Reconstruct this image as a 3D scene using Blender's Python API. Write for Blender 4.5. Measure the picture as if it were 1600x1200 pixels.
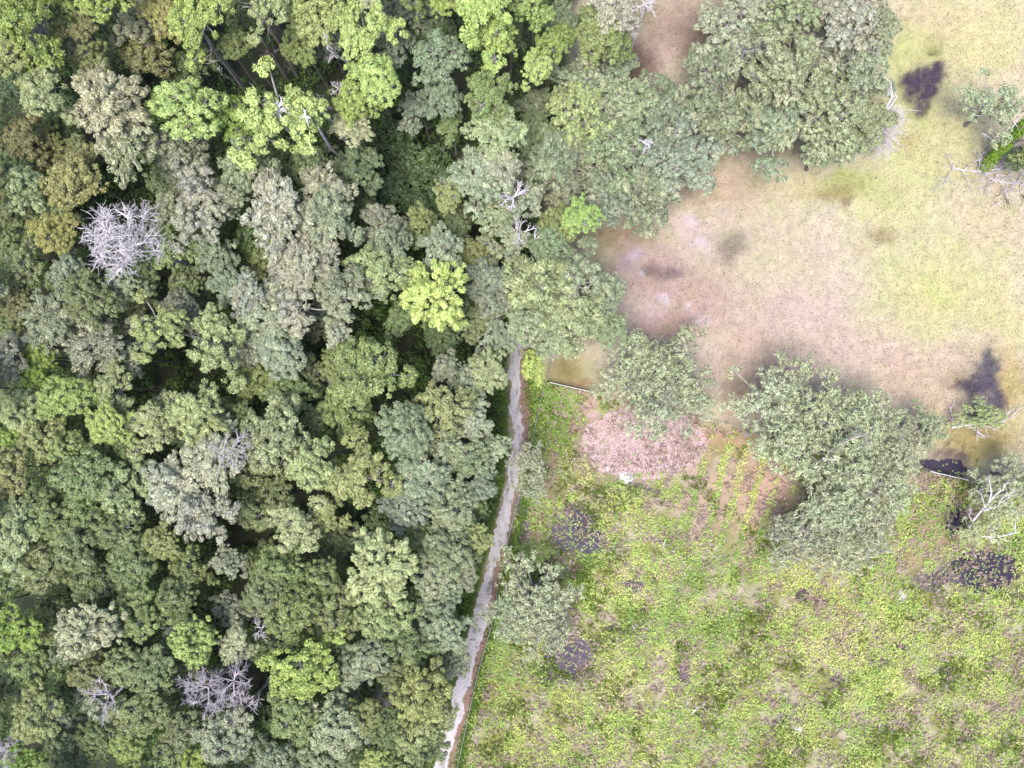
import bpy, math, random
import numpy as np

# ------------------------------------------------------------------ camera, light, exposure
for o in list(bpy.data.objects):
    bpy.data.objects.remove(o)
S = bpy.context.scene
C = S.collection
H = 90.0                                   # height of the drone above the ground, looking straight down
FP = 1142.4                                # focal length in photo pixels (1600 wide)
cam_d = bpy.data.cameras.new('camera')
cam_d.sensor_width = 36
cam_d.lens = 36 * FP / 1600
cam_d.clip_start = 0.5
cam_d.clip_end = 5000
cam = bpy.data.objects.new('camera', cam_d)
C.objects.link(cam)
cam.location = (0, 0, H)
cam.rotation_euler = (0, 0, 0)
S.camera = cam

SUN_EL, SUN_AZ = 72.0, 212.0               # azimuth clockwise from +Y (picture up): light comes from lower left
wd = bpy.data.worlds.new('World')
S.world = wd
wd.use_nodes = True
nt = wd.node_tree
bg = nt.nodes['Background']
sk = nt.nodes.new('ShaderNodeTexSky')
sk.sky_type = 'NISHITA'
sk.sun_disc = False
sk.sun_elevation = math.radians(SUN_EL)
sk.sun_rotation = math.radians(SUN_AZ)
sk.dust_density = 2.5
nt.links.new(sk.outputs[0], bg.inputs[0])
bg.inputs[1].default_value = 0.15
sl = bpy.data.lights.new('sun', 'SUN')
sl.energy = 2.3
sl.angle = math.radians(28)
sl.color = (1.0, 0.955, 0.88)
sun = bpy.data.objects.new('sun', sl)
C.objects.link(sun)
az, el = math.radians(SUN_AZ), math.radians(SUN_EL)
from mathutils import Vector
d = Vector((math.sin(az) * math.cos(el), math.cos(az) * math.cos(el), math.sin(el)))
sun.rotation_euler = d.to_track_quat('Z', 'Y').to_euler()
S.view_settings.view_transform = 'Standard'
S.view_settings.look = 'None'
S.view_settings.gamma = 1
S.view_settings.exposure = 1.58
S.view_settings.use_curve_mapping = False

rng = np.random.default_rng(7)
random.seed(7)

# ------------------------------------------------------------------ helpers
KALB = 2.6                                  # how much brighter a sunlit surface pictures than its base colour


def lin(c):
    c = np.asarray(c, float) / 255.0
    return np.where(c <= 0.04045, c / 12.92, ((c + 0.055) / 1.055) ** 2.4)


def alb(*c):
    """base colour of a level surface that pictures as this sRGB colour in full sun"""
    return lin(c) / KALB


def at(px, py, z=0.0):
    """photo pixel (1600 x 1200) to a point at height z"""
    return ((px - 800) / FP * (H - z), -(py - 600) / FP * (H - z), z)


def pxof(X, Y):
    return X / H * FP + 800, 600 - Y / H * FP


def hash2(ix, iy, seed):
    v = np.sin(ix * 127.1 + iy * 311.7 + seed * 74.7) * 43758.5453
    return v - np.floor(v)


def vnoise(x, y, seed=0):
    ix, iy = np.floor(x), np.floor(y)
    fx, fy = x - ix, y - iy
    fx = fx * fx * (3 - 2 * fx)
    fy = fy * fy * (3 - 2 * fy)
    a = hash2(ix, iy, seed); b = hash2(ix + 1, iy, seed)
    c = hash2(ix, iy + 1, seed); e = hash2(ix + 1, iy + 1, seed)
    return (a * (1 - fx) + b * fx) * (1 - fy) + (c * (1 - fx) + e * fx) * fy


def fbm(x, y, seed=0, oct=4):
    s = 0; a = 0.5; t = 0
    for k in range(oct):
        # each octave turned, so that no lattice shows
        ca, sa = math.cos(0.6 + k * 1.1), math.sin(0.6 + k * 1.1)
        s = s + a * vnoise(x * ca - y * sa, x * sa + y * ca, seed + k * 13)
        t += a
        a *= 0.55
        x = x * 2.03; y = y * 2.03
    return s / t


def mesh_np(name, verts, faces, mat, col=None, val=None, smooth=False):
    """verts (n,3); faces (m,k); col (n,3) point colour; val (n,) point float"""
    me = bpy.data.meshes.new(name)
    n, (m, k) = len(verts), faces.shape
    me.vertices.add(n)
    me.vertices.foreach_set('co', np.ascontiguousarray(verts, dtype=np.float32).ravel())
    me.loops.add(m * k)
    me.loops.foreach_set('vertex_index', np.ascontiguousarray(faces, dtype=np.int32).ravel())
    me.polygons.add(m)
    me.polygons.foreach_set('loop_start', np.arange(0, m * k, k, dtype=np.int32))
    if smooth:
        me.polygons.foreach_set('use_smooth', np.ones(m, dtype=bool))
    if col is not None:
        a = me.attributes.new('col', 'FLOAT_COLOR', 'POINT')
        c4 = np.ones((n, 4), np.float32); c4[:, :3] = col
        a.data.foreach_set('color', c4.ravel())
    if val is not None:
        a = me.attributes.new('val', 'FLOAT', 'POINT')
        a.data.foreach_set('value', np.ascontiguousarray(val, dtype=np.float32))
    me.materials.append(mat)
    me.update(calc_edges=True)
    return me


def link(name, me, parent=None, loc=None, kind=None, label=None, cat=None, group=None):
    o = bpy.data.objects.new(name, me)
    C.objects.link(o)
    if parent is not None: o.parent = parent
    if loc is not None: o.location = loc
    if kind: o['kind'] = kind
    if label: o['label'] = label
    if cat: o['category'] = cat
    if group: o['group'] = group
    return o


def leaves(P, N, size, aspect=1.0, bend=0.0, dirn=None):
    """rhombic leaf sprays at P facing N; returns verts, faces"""
    n = len(P)
    N = N / (np.linalg.norm(N, axis=1, keepdims=True) + 1e-9)
    if dirn is None:
        dirn = rng.normal(size=(n, 3))
    U = dirn - (dirn * N).sum(1, keepdims=True) * N
    U /= (np.linalg.norm(U, axis=1, keepdims=True) + 1e-9)
    V = np.cross(N, U)
    s = np.asarray(size).reshape(-1, 1)
    a = s * aspect
    V4 = np.empty((n, 4, 3))
    V4[:, 0] = P - U * a
    V4[:, 1] = P + V * s * 0.55 + U * a * 0.15 - N * s * bend
    V4[:, 2] = P + U * a
    V4[:, 3] = P - V * s * 0.55 + U * a * 0.15 - N * s * bend
    F = np.arange(n * 4).reshape(n, 4)
    return V4.reshape(-1, 3), F


def tubes(segs, sides=5):
    """segs: list of (p0, p1, r0, r1) -> tapered prisms"""
    A = np.array([s[0] for s in segs], float); B = np.array([s[1] for s in segs], float)
    r0 = np.array([s[2] for s in segs])[:, None]; r1 = np.array([s[3] for s in segs])[:, None]
    D = B - A
    D /= (np.linalg.norm(D, axis=1, keepdims=True) + 1e-9)
    T = np.where(np.abs(D[:, 2:3]) > 0.9, np.array([[1.0, 0, 0]]), np.array([[0, 0, 1.0]]))
    U = np.cross(D, T); U /= (np.linalg.norm(U, axis=1, keepdims=True) + 1e-9)
    W = np.cross(D, U)
    n = len(segs)
    V = np.empty((n, 2 * sides, 3))
    for i in range(sides):
        t = 2 * math.pi * i / sides
        o = math.cos(t) * U + math.sin(t) * W
        V[:, i] = A + o * r0
        V[:, sides + i] = B + o * r1
    F = []
    base = (np.arange(n) * 2 * sides)[:, None]
    for i in range(sides):
        j = (i + 1) % sides
        F.append(base + np.array([[i, j, sides + j, sides + i]]))
    return V.reshape(-1, 3), np.concatenate(F)


# ------------------------------------------------------------------ materials
def new_mat(name):
    m = bpy.data.materials.new(name)
    m.use_nodes = True
    n = m.node_tree
    return m, n, n.nodes, n.links, n.nodes['Principled BSDF']


def math_node(N, op, a=None, b=None, c=None):
    x = N.new('ShaderNodeMath'); x.operation = op
    for i, v in enumerate((a, b, c)):
        if isinstance(v, (int, float)): x.inputs[i].default_value = v
    return x


def leaf_material():
    """crown: colour of the tree (object colour), clump to clump variety, grey moss share in the alpha"""
    m, t, N, L, P = new_mat('tree_foliage')
    oi = N.new('ShaderNodeObjectInfo')
    va = N.new('ShaderNodeAttribute'); va.attribute_name = 'val'
    ran = N.new('ShaderNodeAttribute'); ran.attribute_name = 'leafran'
    # moss mask: clump value below the alpha
    sub = N.new('ShaderNodeMath'); sub.operation = 'LESS_THAN'
    L.new(va.outputs['Fac'], sub.inputs[0]); L.new(oi.outputs['Alpha'], sub.inputs[1])
    mulm = N.new('ShaderNodeMath'); mulm.operation = 'MULTIPLY'; mulm.inputs[1].default_value = 0.6
    L.new(sub.outputs[0], mulm.inputs[0])
    moss = N.new('ShaderNodeMix'); moss.data_type = 'RGBA'
    moss.inputs[7].default_value = (*(np.array(alb(208, 208, 170)) * 1.3), 1)
    L.new(mulm.outputs[0], moss.inputs[0]); L.new(oi.outputs['Color'], moss.inputs[6])
    # drifting brightness and hue over the crown
    tc = N.new('ShaderNodeTexCoord')
    no = N.new('ShaderNodeTexNoise'); no.inputs['Scale'].default_value = 0.9; no.inputs['Detail'].default_value = 3
    L.new(tc.outputs['Object'], no.inputs['Vector'])
    hs = N.new('ShaderNodeHueSaturation')
    mr = N.new('ShaderNodeMapRange'); mr.inputs[1].default_value = 0.3; mr.inputs[2].default_value = 0.7
    mr.inputs[3].default_value = 0.488; mr.inputs[4].default_value = 0.508
    L.new(no.outputs['Fac'], mr.inputs[0]); L.new(mr.outputs[0], hs.inputs['Hue'])
    mv = N.new('ShaderNodeMapRange'); mv.inputs[3].default_value = 0.42; mv.inputs[4].default_value = 1.65
    L.new(ran.outputs['Fac'], mv.inputs[0]); L.new(mv.outputs[0], hs.inputs['Value'])
    L.new(moss.outputs[2], hs.inputs['Color'])
    L.new(hs.outputs[0], P.inputs['Base Color'])
    P.inputs['Roughness'].default_value = 0.48
    P.inputs['Specular IOR Level'].default_value = 0.42
    tr = N.new('ShaderNodeBsdfTranslucent')
    hs2 = N.new('ShaderNodeHueSaturation'); hs2.inputs['Hue'].default_value = 0.49
    hs2.inputs['Saturation'].default_value = 1.08; hs2.inputs['Value'].default_value = 1.2
    L.new(hs.outputs[0], hs2.inputs['Color']); L.new(hs2.outputs[0], tr.inputs[0])
    mx = N.new('ShaderNodeMixShader'); mx.inputs[0].default_value = 0.27
    L.new(P.outputs[0], mx.inputs[1]); L.new(tr.outputs[0], mx.inputs[2])
    L.new(mx.outputs[0], N['Material Output'].inputs[0])
    return m


def bark_material(name, c1, c2, scale=3.0):
    m, t, N, L, P = new_mat(name)
    tc = N.new('ShaderNodeTexCoord')
    no = N.new('ShaderNodeTexNoise'); no.inputs['Scale'].default_value = scale; no.inputs['Detail'].default_value = 5
    L.new(tc.outputs['Object'], no.inputs['Vector'])
    cr = N.new('ShaderNodeValToRGB')
    cr.color_ramp.elements[0].position = 0.35; cr.color_ramp.elements[0].color = (*c1, 1)
    cr.color_ramp.elements[1].position = 0.65; cr.color_ramp.elements[1].color = (*c2, 1)
    L.new(no.outputs['Fac'], cr.inputs[0]); L.new(cr.outputs[0], P.inputs['Base Color'])
    P.inputs['Roughness'].default_value = 0.85
    return m


def col_material(name, rough=0.8, transl=0.0, var=0.35, fine=14.0, speck=0.0):
    """colour from the point attribute, broken by fine grain"""
    m, t, N, L, P = new_mat(name)
    at_ = N.new('ShaderNodeAttribute'); at_.attribute_name = 'col'
    tc = N.new('ShaderNodeTexCoord')
    hs = N.new('ShaderNodeHueSaturation')
    n1 = N.new('ShaderNodeTexNoise'); n1.inputs['Scale'].default_value = fine
    n1.inputs['Detail'].default_value = 4; n1.inputs['Roughness'].default_value = 0.7
    L.new(tc.outputs['Object'], n1.inputs['Vector'])
    mr = N.new('ShaderNodeMapRange'); mr.inputs[1].default_value = 0.3; mr.inputs[2].default_value = 0.7
    mr.inputs[3].default_value = 1 - var; mr.inputs[4].default_value = 1 + var
    L.new(n1.outputs['Fac'], mr.inputs[0])
    n2 = N.new('ShaderNodeTexNoise'); n2.inputs['Scale'].default_value = 1.7
    n2.inputs['Detail'].default_value = 6; n2.inputs['Roughness'].default_value = 0.65
    L.new(tc.outputs['Object'], n2.inputs['Vector'])
    mh = N.new('ShaderNodeMapRange'); mh.inputs[1].default_value = 0.3; mh.inputs[2].default_value = 0.7
    mh.inputs[3].default_value = 0.488; mh.inputs[4].default_value = 0.51
    L.new(n2.outputs['Fac'], mh.inputs[0])
    L.new(mh.outputs[0], hs.inputs['Hue'])
    L.new(mr.outputs[0], hs.inputs['Value']); L.new(at_.outputs['Color'], hs.inputs['Color'])
    out = hs.outputs[0]
    if speck:
        n3 = N.new('ShaderNodeTexNoise'); n3.inputs['Scale'].default_value = 4.5; n3.inputs['Detail'].default_value = 3
        L.new(tc.outputs['Object'], n3.inputs['Vector'])
        m3 = N.new('ShaderNodeMapRange'); m3.inputs[1].default_value = 0.32; m3.inputs[2].default_value = 0.68
        m3.inputs[3].default_value = 1 - speck; m3.inputs[4].default_value = 1 + speck
        L.new(n3.outputs['Fac'], m3.inputs[0])
        h3 = N.new('ShaderNodeHueSaturation')
        L.new(m3.outputs[0], h3.inputs['Value']); L.new(out, h3.inputs['Color'])
        out = h3.outputs[0]
    L.new(out, P.inputs['Base Color'])
    P.inputs['Roughness'].default_value = rough
    P.inputs['Specular IOR Level'].default_value = 0.25
    if transl:
        tr = N.new('ShaderNodeBsdfTranslucent'); L.new(out, tr.inputs[0])
        mx = N.new('ShaderNodeMixShader'); mx.inputs[0].default_value = transl
        L.new(P.outputs[0], mx.inputs[1]); L.new(tr.outputs[0], mx.inputs[2])
        L.new(mx.outputs[0], N['Material Output'].inputs[0])
    else:
        bp = N.new('ShaderNodeBump'); bp.inputs['Strength'].default_value = 0.5; bp.inputs['Distance'].default_value = 0.08
        L.new(n1.outputs['Fac'], bp.inputs['Height']); L.new(bp.outputs[0], P.inputs['Normal'])
    return m


M_leaf = leaf_material()
M_bark = bark_material('bark', alb(120, 108, 98), alb(176, 166, 156))
M_pale = bark_material('moss_grey_bark', alb(165, 158, 148), alb(218, 212, 204))
M_dead = bark_material('bleached_dead_wood', (.33, .295, .315), (.52, .485, .50), 2.0)
M_dead2 = bark_material('weathered_dead_wood', (.27, .23, .26), (.45, .41, .44), 2.0)
M_ground = col_material('ground_soil_and_turf', 0.95, 0, 0.18, 11.0, 0.10)
M_track = col_material('sand_track', 0.9, 0, 0.16, 9.0, 0.12)
M_weed = col_material('weed_leaf', 0.6, 0.25, 0.12, 3.0)
M_wire = bark_material('galvanised_wire', alb(190, 192, 190), alb(225, 228, 226), 1.0)
M_post = bark_material('weathered_post', alb(150, 140, 128), alb(200, 192, 182), 4.0)
M_paint = bark_material('white_painted_pipe', (.38, .38, .37), (.48, .48, .46), 1.0)
M_ash = bark_material('white_ash', alb(215, 215, 218), alb(252, 252, 252), 3.0)
mw, _, Nw, Lw, Pw = new_mat('dark_swamp_water')
Pw.inputs['Base Color'].default_value = (0.028, 0.023, 0.036, 1)
Pw.inputs['Roughness'].default_value = 0.3
Pw.inputs['Specular IOR Level'].default_value = 0.12
Pw.inputs['IOR'].default_value = 1.33
nb = Nw.new('ShaderNodeTexNoise'); nb.inputs['Scale'].default_value = 2.5; nb.inputs['Detail'].default_value = 3
bb = Nw.new('ShaderNodeBump'); bb.inputs['Strength'].default_value = 0.12; bb.inputs['Distance'].default_value = 0.05
Lw.new(nb.outputs['Fac'], bb.inputs['Height']); Lw.new(bb.outputs[0], Pw.inputs['Normal'])
M_water = mw

# ------------------------------------------------------------------ ground map (all in photo pixels on the ground plane)
TRACK = [(803, 470), (802, 540), (803, 600), (808, 650), (808, 700), (802, 750), (790, 800), (777, 850), (766, 895),
         (755, 940), (744, 985), (735, 1020), (724, 1065), (714, 1110), (700, 1155), (690, 1200), (676, 1260), (650, 1360)]
TW = [5, 7, 8, 9, 8, 9, 9, 11, 8, 9, 11, 12, 11, 9, 9, 11, 12, 12]
VERGE = [(822, 560), (822, 610), (819, 660), (813, 710), (806, 755), (796, 805), (785, 855), (774, 900), (765, 945),
         (756, 990), (747, 1025), (735, 1075), (725, 1115), (714, 1160), (704, 1200), (690, 1260), (664, 1360)]


def track_x(py):
    a = np.array(TRACK, float)
    return np.interp(py, a[:, 1], a[:, 0])


def forest_edge(py):
    """x of the forest's right edge on the ground"""
    return np.interp(py, [-400, 0, 100, 200, 300, 400, 480, 540, 600, 700, 800, 900, 1000, 1100, 1200, 1400],
                     [900, 900, 880, 870, 850, 840, 815, 793, 790, 788, 770, 745, 722, 700, 668, 620])


OAK_LITTER = [(960, 110, 60, 70), (950, 210, 105, 100), (1030, 240, 70, 80), (1190, 70, 120, 90), (1250, 160, 120, 85),
              (880, 470, 75, 65), (1300, 700, 90, 50)]  # ground patches of brown leaf litter beneath the oak groups
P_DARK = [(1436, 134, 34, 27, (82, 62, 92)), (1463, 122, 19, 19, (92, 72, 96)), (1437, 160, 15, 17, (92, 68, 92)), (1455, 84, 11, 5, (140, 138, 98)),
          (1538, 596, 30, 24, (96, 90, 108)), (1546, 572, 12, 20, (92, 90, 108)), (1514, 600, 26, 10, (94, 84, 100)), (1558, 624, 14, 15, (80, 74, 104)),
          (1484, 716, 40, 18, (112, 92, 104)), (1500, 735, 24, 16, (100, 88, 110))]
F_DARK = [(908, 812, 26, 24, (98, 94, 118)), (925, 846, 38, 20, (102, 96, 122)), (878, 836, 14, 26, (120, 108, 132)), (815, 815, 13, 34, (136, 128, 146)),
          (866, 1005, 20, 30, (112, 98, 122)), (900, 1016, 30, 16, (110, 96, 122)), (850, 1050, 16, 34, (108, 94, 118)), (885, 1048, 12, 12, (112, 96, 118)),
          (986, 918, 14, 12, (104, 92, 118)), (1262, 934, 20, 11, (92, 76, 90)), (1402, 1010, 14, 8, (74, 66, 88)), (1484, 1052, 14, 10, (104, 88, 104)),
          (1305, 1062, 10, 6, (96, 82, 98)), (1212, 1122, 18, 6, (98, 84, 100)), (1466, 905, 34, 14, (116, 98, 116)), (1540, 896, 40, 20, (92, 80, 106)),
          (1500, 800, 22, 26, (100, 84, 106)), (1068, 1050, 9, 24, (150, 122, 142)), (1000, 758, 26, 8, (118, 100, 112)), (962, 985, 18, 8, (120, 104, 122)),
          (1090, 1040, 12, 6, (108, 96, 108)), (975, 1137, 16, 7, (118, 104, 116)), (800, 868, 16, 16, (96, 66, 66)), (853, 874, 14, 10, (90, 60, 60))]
P_BLOBS = [  # pasture: x, y, rx, ry, colour, strength
    (1500, 60, 130, 90, (214, 204, 152), .9), (1440, 30, 60, 40, (210, 192, 158), .7), (1460, 230, 100, 80, (200, 202, 118), .9),
    (1420, 80, 45, 50, (192, 200, 120), .8), (1395, 120, 25, 60, (185, 195, 115), .7),
    (1330, 290, 60, 28, (180, 184, 112), .85), (1500, 430, 110, 85, (207, 205, 132), .9), (1380, 420, 45, 60, (203, 205, 140), .6),
    (1440, 480, 70, 60, (205, 203, 128), .8), (1570, 500, 50, 40, (212, 200, 132), .7), (1550, 350, 50, 50, (210, 194, 158), .7),
    (1400, 330, 60, 40, (205, 208, 125), .7), (1250, 290, 50, 30, (200, 190, 130), .6),
    (1020, 430, 65, 60, (192, 164, 160), .9), (1100, 470, 80, 60, (194, 164, 156), .8), (1085, 370, 35, 30, (212, 190, 184), .8),
    (985, 400, 18, 22, (188, 165, 182), .7), (1005, 500, 45, 25, (196, 172, 176), .7), (1230, 400, 70, 50, (206, 188, 166), .6),
    (1300, 540, 120, 55, (210, 186, 172), .8), (1180, 560, 60, 60, (204, 176, 160), .8), (1150, 620, 25, 40, (204, 174, 152), .8),
    (1050, 510, 60, 20, (196, 166, 150), .8), (1240, 480, 80, 40, (210, 186, 176), .7), (1130, 300, 70, 40, (198, 172, 146), .7),
    (1060, 40, 60, 60, (176, 150, 136), .9), (1000, 100, 40, 50, (182, 154, 144), .9), (1000, 20, 30, 20, (140, 128, 92), .7),
    (960, 370, 60, 25, (160, 138, 108), .8), (1160, 250, 50, 30, (190, 170, 130), .6),
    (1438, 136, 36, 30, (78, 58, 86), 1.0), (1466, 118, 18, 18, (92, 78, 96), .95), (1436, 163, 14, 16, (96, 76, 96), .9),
    (1455, 80, 18, 10, (158, 158, 98), .7), (1430, 150, 50, 38, (170, 170, 104), .5), (1460, 70, 16, 22, (166, 168, 106), .5),
    (1140, 385, 24, 26, (138, 126, 110), .85), (1045, 428, 32, 11, (128, 110, 112), .8), (1015, 420, 14, 10, (118, 96, 100), .7),
    (1325, 318, 11, 16, (142, 120, 98), .8), (1300, 300, 30, 16, (160, 146, 98), .7), (1378, 365, 22, 15, (156, 140, 98), .75),
    (1415, 220, 20, 22, (176, 158, 98), .5), (1345, 385, 12, 10, (186, 170, 120), .5),
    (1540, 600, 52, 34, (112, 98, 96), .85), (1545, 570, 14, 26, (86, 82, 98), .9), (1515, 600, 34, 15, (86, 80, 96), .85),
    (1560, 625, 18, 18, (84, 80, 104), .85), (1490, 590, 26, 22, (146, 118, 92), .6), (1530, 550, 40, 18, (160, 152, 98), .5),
    (885, 578, 36, 24, (148, 134, 80), .9), (905, 600, 22, 12, (166, 134, 100), .8), (1450, 640, 60, 40, (198, 168, 130), .7),
    (1530, 690, 80, 40, (172, 154, 96), .9), (1580, 600, 25, 60, (198, 176, 106), .7), (1480, 560, 60, 30, (210, 184, 168), .6),
    (1092, 382, 16, 9, (224, 208, 212), .7), (1078, 350, 9, 14, (226, 208, 212), .8), (1027, 462, 9, 5, (226, 212, 216), .7), (1035, 470, 5, 8, (230, 220, 228), .8), (1076, 478, 8, 6, (228, 216, 224), .8), (1004, 424, 7, 6, (216, 204, 220), .8), (985, 398, 12, 6, (202, 184, 194), .6), (1098, 505, 12, 8, (222, 206, 206), .7), (1130, 330, 20, 8, (216, 198, 190), .6),
    (1590, 280, 40, 40, (196, 186, 130), .6), (1420, 590, 60, 40, (208, 180, 162), .7), (1550, 300, 40, 30, (206, 188, 164), .6),
]
F_BLOBS = [  # weedy field
    (1000, 690, 90, 50, (206, 176, 172), .95), (922, 650, 14, 50, (206, 170, 166), .9), (985, 730, 50, 25, (186, 150, 156), .9),
    (1060, 690, 55, 35, (196, 154, 150), .9), (1200, 760, 36, 34, (208, 168, 152), .9), (1150, 680, 80, 22, (192, 156, 128), .8),
    (1140, 780, 100, 60, (198, 166, 150), .8), (1185, 720, 40, 40, (196, 162, 138), .7), (980, 765, 50, 12, (120, 104, 112), .8),
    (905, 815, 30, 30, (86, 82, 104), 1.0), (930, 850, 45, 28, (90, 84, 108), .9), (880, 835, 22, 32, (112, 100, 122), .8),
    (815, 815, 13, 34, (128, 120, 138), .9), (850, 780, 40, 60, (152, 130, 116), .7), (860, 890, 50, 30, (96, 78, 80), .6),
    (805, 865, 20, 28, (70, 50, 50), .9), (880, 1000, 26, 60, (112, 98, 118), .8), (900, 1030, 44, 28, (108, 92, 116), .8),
    (985, 915, 16, 20, (104, 94, 116), .8), (1000, 985, 40, 20, (120, 108, 120), .6), (1070, 1040, 12, 30, (158, 124, 142), .7),
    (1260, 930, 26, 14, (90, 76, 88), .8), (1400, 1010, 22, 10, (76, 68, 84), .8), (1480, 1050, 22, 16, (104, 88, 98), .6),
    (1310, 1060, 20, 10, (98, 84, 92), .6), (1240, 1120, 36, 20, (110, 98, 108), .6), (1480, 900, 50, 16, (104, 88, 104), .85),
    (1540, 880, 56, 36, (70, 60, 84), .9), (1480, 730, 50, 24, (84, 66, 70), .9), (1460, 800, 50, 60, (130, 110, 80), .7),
    (1300, 930, 60, 20, (170, 130, 100), .6), (1450, 850, 40, 40, (190, 160, 140), .7), (1409, 933, 9, 12, (226, 216, 214), .9),
    (1300, 980, 60, 50, (168, 146, 122), .5), (1560, 1080, 60, 50, (190, 168, 150), .6), (1440, 1175, 50, 20, (206, 186, 166), .8),
    (860, 1160, 60, 40, (180, 160, 120), .6), (1560, 760, 60, 40, (170, 150, 96), .7), (835, 690, 8, 40, (178, 168, 160), .7),
    (890, 680, 30, 30, (150, 128, 116), .6), (1220, 860, 60, 30, (170, 150, 130), .6),
]


def split_line(px):
    """y of the fence between pasture (above) and weedy field (below)"""
    return 597 + (px - 858) * 0.2345


def masks(px, py):
    wx = px + (fbm(px / 26, py / 26, 3) - .5) * 30
    wy = py + (fbm(px / 26, py / 26, 9) - .5) * 30
    f = 1 / (1 + np.exp((wx * .5 + px * .5 - forest_edge(py) - 6) / 5.0))
    field = 1 / (1 + np.exp((split_line(px) - (wy * .45 + py * .55)) / 7.0))
    return wx, wy, f, field


def ground_colour(px, py):
    wx, wy, f, field = masks(px, py)
    n1 = fbm(px / 60, py / 60, 21, 5)[:, None]
    n2 = fbm(px / 22, py / 22, 33, 4)[:, None]
    n3 = fbm(px / 7, py / 7, 41, 3)[:, None]
    past = alb(213, 197, 177) * (1 - np.clip((n1 - .35) * 2.4, 0, 1)) + alb(210, 204, 164) * np.clip((n1 - .35) * 2.4, 0, 1)
    for x, y, rx, ry, c, s in P_BLOBS:
        w = (np.exp(-(((wx - x) / rx) ** 2 + ((wy - y) / ry) ** 2) ** 1.5) * s * (.58 if sum(c) > 480 and c[2] < 145 else 1))[:, None]
        past = past * (1 - w) + alb(*c) * w
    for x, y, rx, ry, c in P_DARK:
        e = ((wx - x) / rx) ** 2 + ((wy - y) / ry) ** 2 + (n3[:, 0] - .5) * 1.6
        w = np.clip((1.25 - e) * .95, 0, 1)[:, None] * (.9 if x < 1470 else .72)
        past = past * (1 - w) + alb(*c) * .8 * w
    # pink bare flecks and green flecks in the turf
    pk = np.clip((n2 - .56) * 5, 0, 1) * .5
    past = past * (1 - pk) + past * np.array([1.12, 1.03, 1.12]) * pk
    gk = np.clip((.42 - n2) * 6, 0, 1) * .5
    past = past * (1 - gk) + past * np.array([.92, 1.0, .78]) * gk
    past = past * (0.76 + .48 * n3)
    soil = alb(200, 184, 170) * (1 - n1) + alb(184, 180, 138) * n1
    tt = np.clip((n2 - .40) * 4, 0, 1)
    soil = soil * tt + alb(150, 154, 84) * (1 - tt)
    for x, y, rx, ry, c, s in F_BLOBS:
        w = (np.exp(-(((wx - x) / rx) ** 2 + ((wy - y) / ry) ** 2) ** 1.5) * s)[:, None]
        soil = soil * (1 - w) + alb(*c) * w
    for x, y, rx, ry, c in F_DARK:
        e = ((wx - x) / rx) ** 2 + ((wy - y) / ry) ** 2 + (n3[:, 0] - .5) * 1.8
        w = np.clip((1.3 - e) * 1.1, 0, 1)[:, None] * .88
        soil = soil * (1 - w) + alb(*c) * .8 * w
    soil = soil * (0.7 + .6 * n3)
    fl = alb(70, 64, 56) * (1 - n2) + alb(58, 72, 46) * n2
    fl = fl * (.7 + .6 * n3)
    col = past * (1 - field[:, None]) + soil * field[:, None]
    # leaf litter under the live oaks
    litter_w = np.zeros(len(px))
    for x, y, rx, ry in OAK_LITTER:
        litter_w = np.maximum(litter_w, np.exp(-(((wx - x) / rx) ** 2 + ((wy - y) / ry) ** 2) ** 3))
    litter_w = (litter_w * .85)[:, None]
    col = col * (1 - litter_w) + alb(112, 92, 74) * (.75 + .5 * n3) * litter_w
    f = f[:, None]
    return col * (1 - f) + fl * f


def axis(lo, hi, step, far):
    a = np.arange(lo, hi + step / 2, step)
    out = list(hi + 1.2 * np.arange(1, 56)) + [hi + 75, hi + 95, hi + 140, hi + 260, hi + 600, far]
    return np.concatenate([-np.array(out[::-1]) + (hi + lo), a, out])


gx = axis(-66, 66, 0.30, 2500)
gy = axis(-51, 51, 0.30, 2500)
XX, YY = np.meshgrid(gx, gy)
px, py = pxof(XX.ravel(), YY.ravel())
gcol = ground_colour(np.clip(px, -1500, 3200), np.clip(py, -1500, 2800))
nx, ny = len(gx), len(gy)
I = (np.arange(ny - 1)[:, None] * nx + np.arange(nx - 1)[None]).ravel()
Fg = np.stack([I, I + 1, I + 1 + nx, I + nx], 1)
link('ground', mesh_np('ground', np.stack([XX.ravel(), YY.ravel(), 0 * px], 1), Fg, M_ground, gcol), kind='structure')


def ribbon(name, pts, widths, z, mat, colf, step=2.0, jag=2.2, seed=1):
    a = np.array(pts, float)
    ys = np.arange(a[0, 1], a[-1, 1], step)
    xs = np.interp(ys, a[:, 1], a[:, 0])
    ws = np.interp(ys, a[:, 1], widths)
    k = 7
    V = []; 
    jl = ((fbm(ys / 31, ys * 0, seed, 3) - .5) * 3 + (fbm(ys / 5.3, ys * 0, seed + 2, 3) - .5) * 1.6) * jag
    jr = ((fbm(ys / 27, ys * 0 + 50, seed + 5, 3) - .5) * 3 + (fbm(ys / 4.1, ys * 0 + 9, seed + 7, 3) - .5) * 1.6) * jag
    for i, (x, y, w) in enumerate(zip(xs, ys, ws)):
        for j in range(k):
            t = j / (k - 1)
            q = x - w + jl[i] + (2 * w + jr[i] - jl[i]) * t
            V.append(at(q, y, 0)[:2] + (z,))
    V = np.array(V)
    n = len(ys)
    I = (np.arange(n - 1)[:, None] * k + np.arange(k - 1)[None]).ravel()
    F = np.stack([I, I + k, I + k + 1, I + 1], 1)
    p, q = pxof(V[:, 0], V[:, 1])
    return link(name, mesh_np(name, V, F, mat, colf(p, q, V)), kind='structure')


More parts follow.
